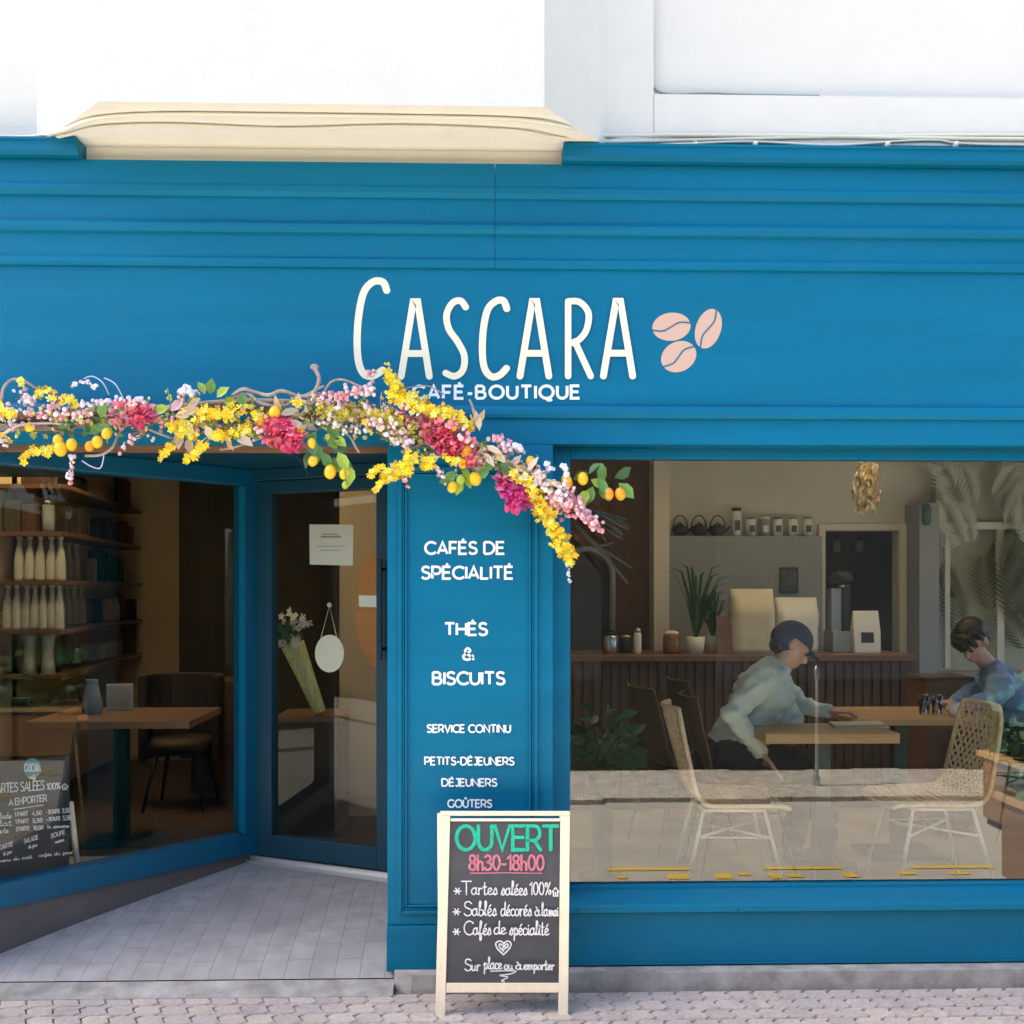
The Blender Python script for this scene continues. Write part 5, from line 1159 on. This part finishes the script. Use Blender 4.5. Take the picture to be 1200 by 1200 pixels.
# chair under person 1
dup(sc1, (hip.x+.02, Y1, FLI), R(0), label='brown shell chair the person in the cap sits on')
# --- person 2: dark hair, blue jacket, looking down at the table
Y2 = 1.75
hc2 = P(1139, 752, Y2); fw2 = Vector((-.60, -.45, -.62)); e2, ch2, eyes2, L2, m2 = head(hc2, fw2, (-.4, -.2, .85))
nb2 = P(1165, 786, Y2+.02); chest2 = P(1178, 820, Y2+.03); hip2 = P(1196, 880, Y2+.05); hip2.z = FLI+.47+.09
sN2 = P(1172, 806, Y2-.18); elN2 = P(1162, 846, Y2-.26); wrN2 = P(1136, 842, Y2-.34); wrN2.z = ZT+.03; elN2.z = ZT+.05
sF2 = P(1158, 800, Y2+.20); elF2 = P(1136, 840, Y2+.05); wrF2 = P(1120, 842, Y2-.22); wrF2.z = ZT+.03; elF2.z = ZT+.05
k1 = Vector((hip2.x-.40, Y2-.10, FLI+.5)); k2 = Vector((hip2.x-.40, Y2+.14, FLI+.5))
chains = [(1, [(hip2+UPV*.03, .135), (chest2, .15), (nb2-Vector((-.01,0,.02)), .085)]), (0, [(nb2, .052), (hc2+Vector((.02,.01,-.045)), .05)]),
          (1, [(nb2, .07), (sN2, .075), (elN2, .05)]), (1, [(elN2, .048), (wrN2, .034)]), (1, [(nb2, .07), (sF2, .075), (elF2, .05)]), (1, [(elF2, .048), (wrF2, .034)]),
          (1, [(chest2+Vector((0,-.09,0)), .10), (hip2+Vector((0,-.07,.08)), .10)]), (1, [(chest2+Vector((0,.09,0)), .10), (hip2+Vector((0,.07,.08)), .10)]),
          (2, [(hip2, .15), (hip2+Vector((0,-.09,0)), .12), (k1, .075), (Vector((k1.x, k1.y, FLI+.1)), .05)]), (2, [(hip2+Vector((0,.09,0)), .12), (k2, .075), (Vector((k2.x, k2.y, FLI+.1)), .05)]),
          (3, [(Vector((k1.x, k1.y, FLI+.045)), .042), (Vector((k1.x-.14, k1.y, FLI+.035)), .034)]), (3, [(Vector((k2.x, k2.y, FLI+.045)), .042), (Vector((k2.x-.14, k2.y, FLI+.035)), .034)])]
chains += ch2 + hand(wrN2, (-1,-.3,0), (.2,-1,0), (0,0,1)) + hand(wrF2, (-1,-.1,0), (.1,-1,0), (0,0,1))
p2 = person('dark-haired person in a blue jacket looking down at the second table', (hip2.x, hip2.y, FLI), chains, e2, None, [M['skin'], M['jacket'], M['trouser'], M['black']])
hm = MB()
hm.ell(L2(0,-.03,.055), .088, .098, .078, 0, 18, 12, m2); hm.ell(L2(0,-.06,.0), .08, .065, .085, 0, 16, 10, m2); hm.ell(L2(.0,.055,.068), .07, .035, .035, 0, 14, 8, m2)
for i in range(60):
    a = random.uniform(0, 6.28); hm.tube([L2(.07*math.cos(a), .02+.07*math.sin(a), .09), L2(.088*math.cos(a), .012+.10*math.sin(a), .05), L2(.088*math.cos(a+.1), .01+.10*math.sin(a), .02)], [.010,.009,.003], 5)
child_mb(hm, 'hair', M['hair'], p2)
em = MB()
for e in eyes2: em.ell(e, .011, .008, .008, 0, 10, 8, m2)
child_mb(em, 'eyes', M['black'], p2)
dup(sc1, (hip2.x+.0, Y2+.02, FLI), R(180), label='brown shell chair under the person in the blue jacket')

# ================================================================== INSIDE: LEFT ROOM
shy = 2.4
def XS(px, X=-2.93):      # depth on the receding shelf front for a picture column
    d = ray(px, HZ); t = (X-CAM.x)/d.x; return CAM.y + d.y*t
sx0, sxc = -3.62, XX(72, shy); yend = XS(179)
xe = XX(179, yend)
def shelf_pts(): return [(sx0, shy), (sxc, shy), (sxc+.02, shy+.05), (xe, yend), (-3.055, yend), (-3.055, 2.61), (sx0, 2.61)]
levels = {'top': ZZ(567, shy, 35), 'upper': ZZ(623, shy, 35), 'middle': ZZ(680.5, shy, 35), 'lower': ZZ(738, shy, 35), 'bottom': ZZ(791, shy, 35)}
for nm, z in levels.items():
    m_ = MB(); m_.prism(shelf_pts(), z-.028, z)
    tag(m_.build('wall_shelf', M['walnut'], bevel=.002), f'brown corner shelf board, the {nm} one behind the side window', 'shelf', 'shelf boards in the left corner')
up_ = MB(); up_.box(sx0, sx0+.03, shy+.01, 2.61, FLI, 2.25); tag(up_.build('shelf_post', M['walnut']), 'upright brown side panel carrying the corner shelves', 'shelf panel')
BP = [(0,0),(.029,0),(.032,.012),(.031,.11),(.025,.17),(.014,.22),(.012,.26),(.018,.265),(.018,.28),(0,.28)]
def bottle_proto(label, group, body=None):
    t = thing('bottle', label, 'bottle', (0,0,0), group)
    m_ = MB(); m_.lathe((0,0,0), BP[:-3]+[(0,.26)], 14); m_.build('body', body or M['ceramic'], t)
    m_ = MB(); m_.lathe((0,0,0), [(0,.2605),(.019,.2605),(.019,.282),(0,.282)], 12); m_.build('cap', body or M['ceramic'], t)
    return t
def front_spot(px, lv): return (XX(px, 2.47), 2.47+random.uniform(-.01,.01), levels[lv]+.001)
def side_spot(px, lv, off=.055): 
    y = XS(px); return (XX(px, y)-off, y+.02, levels[lv]+.001)
bq = bottle_proto('white tapered bottle in the row on the middle corner shelf', 'white bottles on the middle corner shelf')
pl_ = [(23,0),(35.5,0),(47.5,0),(59.5,0),(71,0)]
bq.location = front_spot(23, 'middle')
for px, _ in pl_[1:]: dup(bq, front_spot(px, 'middle'))
for px in (80, 88, 97): dup(bq, side_spot(px, 'middle'))
bl = bottle_proto('white tapered bottle in the row on the lower corner shelf', 'white bottles on the lower corner shelf')
bl.location = front_spot(9, 'lower')
for px in (20, 31, 41, 51, 61, 70): dup(bl, front_spot(px, 'lower'))
for px in (80, 87, 95, 103): dup(bl, side_spot(px, 'lower'))
def vase(loc, label):
    t = tag(MB().lathe(loc, [(0,0),(.045,0),(.038,.06),(.032,.12),(.038,.2),(.05,.25),(.046,.25),(.03,.2),(0,.2)], 14).build('vase', M['ceramic'], loc=loc), label, 'vase'); return t
vase(front_spot(35, 'bottom'), 'pale flared vase at the left of the bottom corner shelf'); vase(front_spot(57, 'bottom'), 'pale flared vase standing second on the bottom corner shelf')
b3 = bottle_proto('dull cream bottle in the short row on the bottom corner shelf', 'cream bottles on the bottom corner shelf', M['paper'])
b3.location = side_spot(76, 'bottom')
for px in (86, 97): dup(b3, side_spot(px, 'bottom'))
def boxy(loc, w_, d, h, m, name, label, cat, group=None, rz=0):
    t = MB().box(loc[0]-w_/2, loc[0]+w_/2, loc[1]-d/2, loc[1]+d/2, loc[2], loc[2]+h).build(name, m, loc=loc, bevel=.002); t.rotation_euler = (0,0,rz); return tag(t, label, cat, group)
boxy(front_spot(18, 'upper'), .10, .1, .20, M['dark'], 'box', 'dark box at the left of the upper corner shelf', 'box')
boxy(front_spot(38, 'upper'), .08, .1, .17, M['slat'], 'box', 'brown box beside the glass jar on the upper corner shelf', 'box')
t = thing('jar', 'glass jar with steel clips on the upper corner shelf', 'jar', front_spot(57, 'upper')); c = BASE[t.name]
m_ = MB(); m_.lathe(c, [(0,0),(.034,0),(.036,.02),(.036,.17),(0,.17)], 14); m_.build('body', M['bluegrey'], t)
m_ = MB(); m_.lathe(c, [(0,.1705),(.03,.1705),(.03,.20),(0,.20)], 14); m_.build('lid', M['steel'], t)
for i, px in enumerate((72, 78, 84, 89, 94, 99, 104)):
    l = side_spot(px, 'upper', .06); boxy(l, .11, .028, .20+.015*(i % 3), M[['paper','ceramic','trim'][i % 3]], 'book', 'cream spined book in the row on the upper corner shelf', 'book', 'cream books on the upper corner shelf')
for i, px in enumerate((116, 124, 131, 138, 144, 150, 156, 162)):
    l = side_spot(px, 'upper', .06); boxy(l, .10, .05, .16+.02*(i % 3), M[['amber','slat','walnut','dark'][i % 4]], 'packet', 'brown packet in the dim row at the far end of the upper corner shelf', 'packet', 'brown packets on the upper corner shelf')
for i, px in enumerate((120, 126, 132, 138, 144)):
    l = side_spot(px, 'middle', .06); boxy(l, .10, .06, .24-.01*i, M['greenbook'], 'tea_box', 'green tea box in the row on the middle corner shelf', 'box', 'green tea boxes on the middle corner shelf')
l = side_spot(115, 'middle'); boxy(l, .06, .05, .18, M['ceramic'], 'box', 'small pale box left of the green tea boxes', 'box')
for i, px in enumerate((112, 120, 132, 140, 147)):
    l = side_spot(px, 'lower'); jr = MB().lathe(l, [(0,0),(.045,0),(.048,.03),(.048,.13),(.036,.15),(.036,.18),(0,.18)], 14).build('jar', M[['amber','leaf_d','orange','paper','amber'][i]], loc=l); tag(jr, ['amber jar','dark green jar','orange jar','cream jar','dark amber jar'][i]+' on the receding end of the lower corner shelf', 'jar')
l = side_spot(160, 'lower'); boxy(l, .12, .16, .17, M['slat'], 'box', 'dark brown box at the far end of the lower corner shelf', 'box')
for i, px in enumerate((112, 122, 132, 141)):
    l = side_spot(px, 'bottom'); boxy(l, .1, .1, .12, M[['trim','ceramic','paper','trim'][i]], 'carton', 'pale low carton on the receding end of the bottom corner shelf', 'carton', 'pale cartons on the bottom corner shelf')
l = side_spot(162, 'bottom'); boxy(l, .12, .2, .30, M['walnut'], 'box', 'tall brown box at the far end of the bottom corner shelf', 'box')
l = front_spot(45, 'top'); boxy(l, .16, .12, .12, M['slat'], 'box', 'brown box on top of the corner shelves', 'box')
t = thing('vase', 'round black pot on the top corner shelf', 'pot', side_spot(92, 'top')); c = BASE[t.name]
MB().lathe(c, [(0,0),(.07,0),(.11,.06),(.10,.13),(.06,.17),(0,.17)], 18).build('body', M['black'], t)
b = thing('picture', 'small dark frame standing at the end of the top corner shelf', 'picture', side_spot(150, 'top', .04)); c = BASE[b.name]
m_ = MB(); m_.box(c.x-.02, c.x, c.y-.16, c.y+.16, c.z, c.z+.24); m_.build('frame', M['black'], b)
m_ = MB(); m_.box(c.x+.0005, c.x+.003, c.y-.13, c.y+.13, c.z+.03, c.z+.21); m_.build('print', M['slat'], b)
# table and chairs behind the side window
tl = table('cafe_table', 'brown table with thick dark pedestal behind the side window', XX(28, 1.35), XX(222, 1.35), 1.35, 2.0, ZZ(850, 1.35, 130)+.02, .04, M['walnut'], M['darkgreen'], XX(137, 1.6))
zt2 = ZZ(850, 1.35, 130)+.02
t = thing('armchair', 'low brown armchair with rounded back at the far side of the brown table', 'chair', (XX(213, 2.6), 2.6, FLI)); c = BASE[t.name]; zt_ = ZZ(790, 2.6)
m_ = MB(); m_.prism([(c.x+.27*math.cos(R(a)), c.y+.24*math.sin(R(a))) for a in range(-20, 201, 20)]+[(c.x+.22*math.cos(R(a)), c.y+.19*math.sin(R(a))) for a in range(200, -21, -20)], FLI+.3, zt_); m_.build('backrest', M['slat_d'], t, bevel=.01)
m_ = MB(); m_.lathe((c.x, c.y, FLI+.36), [(0,0),(.2,0),(.21,.05),(.19,.09),(0,.09)], 18); m_.build('seat', M['slat_d'], t)
for sx in (-1,1):
    for sy in (-1,1): m_ = MB(); m_.tube([(c.x+sx*.12, c.y+sy*.12, FLI+.37), (c.x+sx*.19, c.y+sy*.19, FLI)], [.016,.010], 8); m_.build('leg', M['black'], t)
boxy((XX(258, 3.2), 3.2, FLI+.001), .3, .4, ZZ(795, 3.2)-FLI, M['slat'], 'cabinet', 'dark brown cabinet at the back beside the corner post', 'cabinet')
b = thing('sign_stand', 'small white two-tier card stand on the brown table', 'card stand', (XX(140, 1.85), 1.85, zt2+.001)); c = BASE[b.name]
m_ = MB(); m_.box(c.x-.075, c.x+.075, c.y, c.y+.012, c.z, c.z+.15); m_.build('frame', M['trim'], b, bevel=.003)
m_ = MB(); m_.box(c.x-.06, c.x+.06, c.y-.003, c.y-.0005, c.z+.085, c.z+.135); m_.box(c.x-.06, c.x+.06, c.y-.003, c.y-.0005, c.z+.02, c.z+.07); m_.build('card', M['paper'], b)
b = thing('carafe', 'grey jug with dark handle on the brown table', 'jug', (XX(108, 1.7), 1.7, zt2+.001)); c = BASE[b.name]
MB().lathe(c, [(0,0),(.05,0),(.056,.05),(.04,.12),(.03,.17),(.036,.19),(0,.19)], 16).build('body', M['bluegrey'], b)
MB().tube([c+Vector((-.035,0,.17)), c+Vector((-.08,0,.15)), c+Vector((-.075,0,.08)), c+Vector((-.045,0,.05))], .007, 7).build('handle', M['black'], b)
b = boxy((XX(26, 1.7), 1.7, zt2+.001), .09, .07, .09, M['dark'], 'box', 'small dark box on the left end of the brown table', 'box')

# menu board leaning behind the side window
mo = A + LD*(LEN*.86) - LN*.14
MN = (LN + UPV*.12).normalized()
mb_ = thing('menu_chalkboard', 'dark menu chalkboard with teal disc leaning inside the side window', 'chalkboard', (mo.x, mo.y, FLI))
def MP(px, py, lift=0): return PP(px, py, mo + UPV*.5 + MN*lift, MN)
def mslab(mb, corners, th, back=0):
    f = [MP(*c) - MN*back for c in corners]; k_ = [p - MN*th for p in f]
    mb.add(f+k_, [(0,1,2,3),(7,6,5,4),(0,4,5,1),(1,5,6,2),(2,6,7,3),(3,7,4,0)])
m_ = MB(); mslab(m_, [(-60,897),(-60,1042),(81,1014),(81.5,886)], .012); mbd = m_.build('board', M['slate2'], mb_)
m_ = MB()
q0, q1 = MP(85, 940)-MN*.02, MP(100, 1010)-MN*.06; q1.z -= .1
m_.tube([q0, q1], .014, 6); m_.build('leg', M['pine'], mb_)
mmap = lambda p, lift: MP(p[0], p[1]) + MN*lift
N = 30
m_ = MB(); m_.add([mmap((37.5+9.8*math.cos(2*math.pi*i/N), 900.5+12.5*math.sin(2*math.pi*i/N)), .001) for i in range(N)], [tuple(range(N))]); m_.build('disc', M['teal'], mbd)
def mchalk(st, w_, lift=.002):
    k_ = MB(); ribbon(k_, st, w_, mmap, 0, True, lift); k_.build('lettering', M['chalk_w'], mbd)
mchalk(layout('CASCARA', 28.5, 47, 895, 904), 1.0, .003); mchalk(layout('café', 34, 41, 908, 912.5), .8, .004)
mchalk(layout('TARTES SALÉES', -9, 51, 919, 929.5, slope=-4.2), 1.25)
mchalk(layout('100%', 54.5, 70, 918, 925.5, slope=-1.2) + layout('#', 71.5, 79.5, 917, 925), 1.15)
mchalk(layout('A EMPORTER', 10.5, 54, 936.5, 944, slope=-5.5), 1.1); mchalk([[(16,948.5),(50,943.5)]], .9)
sq = []
for i, y0 in enumerate((957, 965.5, 974)):
    y0 += .5
    sq += layout('salade' if i == 0 else 'plat', -8, 13, y0-4, y0+2.4, slope=-1.2) if i < 2 else layout('tarte', -6, 8, y0-4, y0+2.4, slope=-1.2)
    sq += layout(('1 PART','1 PART','2 PARTS')[i], 17, 32, y0-5.5, y0-1, slope=-1) + layout(('4,50','5,50','10,00')[i], 37, 48, y0-6.5, y0-2, slope=-1) + layout(('+ SOUPE','+ SOUPE','la semaine')[i].replace('+', '-'), 53, 69 if i < 2 else 78, y0-8, y0-4, slope=-1.2)
    if i < 2: sq += layout(('3,50','5,50')[i], 72, 81, y0-10, y0-5, slope=-.6)
for (x, y, a, b2) in ((-4,994,'TARTE','du jour'),(25,986,'SALADE','du jour'),(56,980,'SOUPE','maison')):
    sq += layout(a, x, x+16, y-3, y+2, slope=-5) + layout(b2, x+5, x+15, y+4, y+8, slope=-3)
sq += layout('menu du midi', -6, 33, 1006.5, 1010, slope=-5) + layout('cafés du jour', 41, 80, 1000, 1003.5, slope=-4)
mchalk(sq, .85)

# door: notice, label, hanging disc; oval disc, wrap of flowers behind
def on_door(px, py, off): return PP(px, py, D0 - DN*off, DN)
def dcard(name, c4, m, label, cat, off=.012):
    q = [on_door(*c, off) for c in c4]; q2 = [p - DN*.0012 for p in q]
    b = MB(); b.add(q+q2, [(0,1,2,3),(7,6,5,4),(0,4,5,1),(1,5,6,2),(2,6,7,3),(3,7,4,0)]); return tag(b.build(name, m), label, cat)
nt_ = dcard('notice', [(362.5,614.5),(363,661.5),(413.5,663),(414,615)], M['white'], 'white paper notice stuck inside the door glass', 'notice')
k_ = MB(); dmap = lambda p, lift: on_door(p[0], p[1], .012) + DN*lift
for (x0, x1, y, w_) in ((376,400,629,2.2),(378,397,626,1.2),(372,404,640,.8),(376,400,645,.8)): ribbon(k_, [[(x0,y),(x1,y)]], w_, dmap, 0, False, .001)
o = k_.build('print', M['tw1'], nt_)
dcard('label_card', [(420.5,697.5),(420.5,711),(441,711.5),(441,698)], M['white'], 'small pale card stuck on the door glass over the oval wooden disc', 'card')
t = thing('hanging_disc', 'round cream disc hanging by a cord inside the door glass', 'hanging sign', on_door(386, 766, .03)); c = BASE[t.name]
b = MB(); N = 28; ring = [on_door(386+17*math.cos(2*math.pi*i/N), 766+22*math.sin(2*math.pi*i/N), .025) for i in range(N)]; r2 = [p - DN*.01 for p in ring]
b.add(ring+r2, [tuple(range(N)), tuple(range(2*N-1, N-1, -1))]+[(i, N+i, N+(i+1)%N, (i+1)%N) for i in range(N)]); b.build('disc', M['ceramic'], t)
b = MB(); b.tube([on_door(376,748,.03), on_door(386,710,.03), on_door(395,748,.03)], .0022, 5); b.build('cord', M['pine'], t)
b = MB(); b.ell(on_door(386,709,.02), .012, .008, .012); b.build('suction_cup', M['trim'], t)
t = thing('wall_disc', 'oval orange wooden disc hung on the beige inner wall behind the door', 'wall decoration', P(443, 716, 2.27)); c = BASE[t.name]
b = MB(); N = 32; rx, rz = XX(446,2.27)-XX(420,2.27), (ZZ(650,2.27)-ZZ(783,2.27))/2
ring = [(c.x+rx*math.cos(2*math.pi*i/N), 2.27, c.z+rz*math.sin(2*math.pi*i/N)) for i in range(N)]
b.add(ring+[(p[0], 2.298, p[2]) for p in ring], [tuple(range(N)), tuple(range(2*N-1, N-1, -1))]+[(i, N+i, N+(i+1)%N, (i+1)%N) for i in range(N)]); b.build('panel', M['orange'], t)
t = thing('side_table', 'dark low cupboard behind the door carrying the wrapped flowers', 'cupboard', (XX(362, 1.95), 1.95, FLI)); c = BASE[t.name]; zc = ZZ(838, 1.85)
b = MB(); b.box(c.x-.16, c.x+.2, c.y-.15, c.y+.25, FLI, zc-.03); b.build('body', M['dark'], t, bevel=.004)
b = MB(); b.box(c.x-.17, c.x+.21, c.y-.16, c.y+.26, zc-.0295, zc); b.build('top', M['walnut'], t)
t = thing('flower_wrap', 'white flowers in a leaning pale green paper wrap behind the door', 'bouquet', (XX(374, 1.85), 1.85, zc)); q0 = Vector((XX(375, 1.85), 1.85, zc+.02)); q1 = P(343, 755, 1.85)
b = MB(); ax = (q1-q0).normalized(); b.tube([q0, q0.lerp(q1,.5), q1], [.035,.05,.068], 12); b.build('wrap', mat('pale_green_wrap', (.66,.70,.36), .5, noise=.3, nscale=6, stretch=(14,14,1)), t)
b = MB()
for i in range(60):
    p = q1 + Vector((random.gauss(-.04,.06), random.gauss(0,.04), abs(random.gauss(.06,.06)))); blossom(b, p, random.uniform(.02,.035), 0, 5)
b.build('flower_heads', M['white'], t)
b = MB()
for i in range(24):
    p = q1 + Vector((random.gauss(-.02,.03), random.gauss(0,.03), 0)); leaf(b, p, Vector((random.gauss(-.3,.4), random.gauss(0,.3), 1)), .14, .03, 0)
b.build('leaves', M['g3'], t)
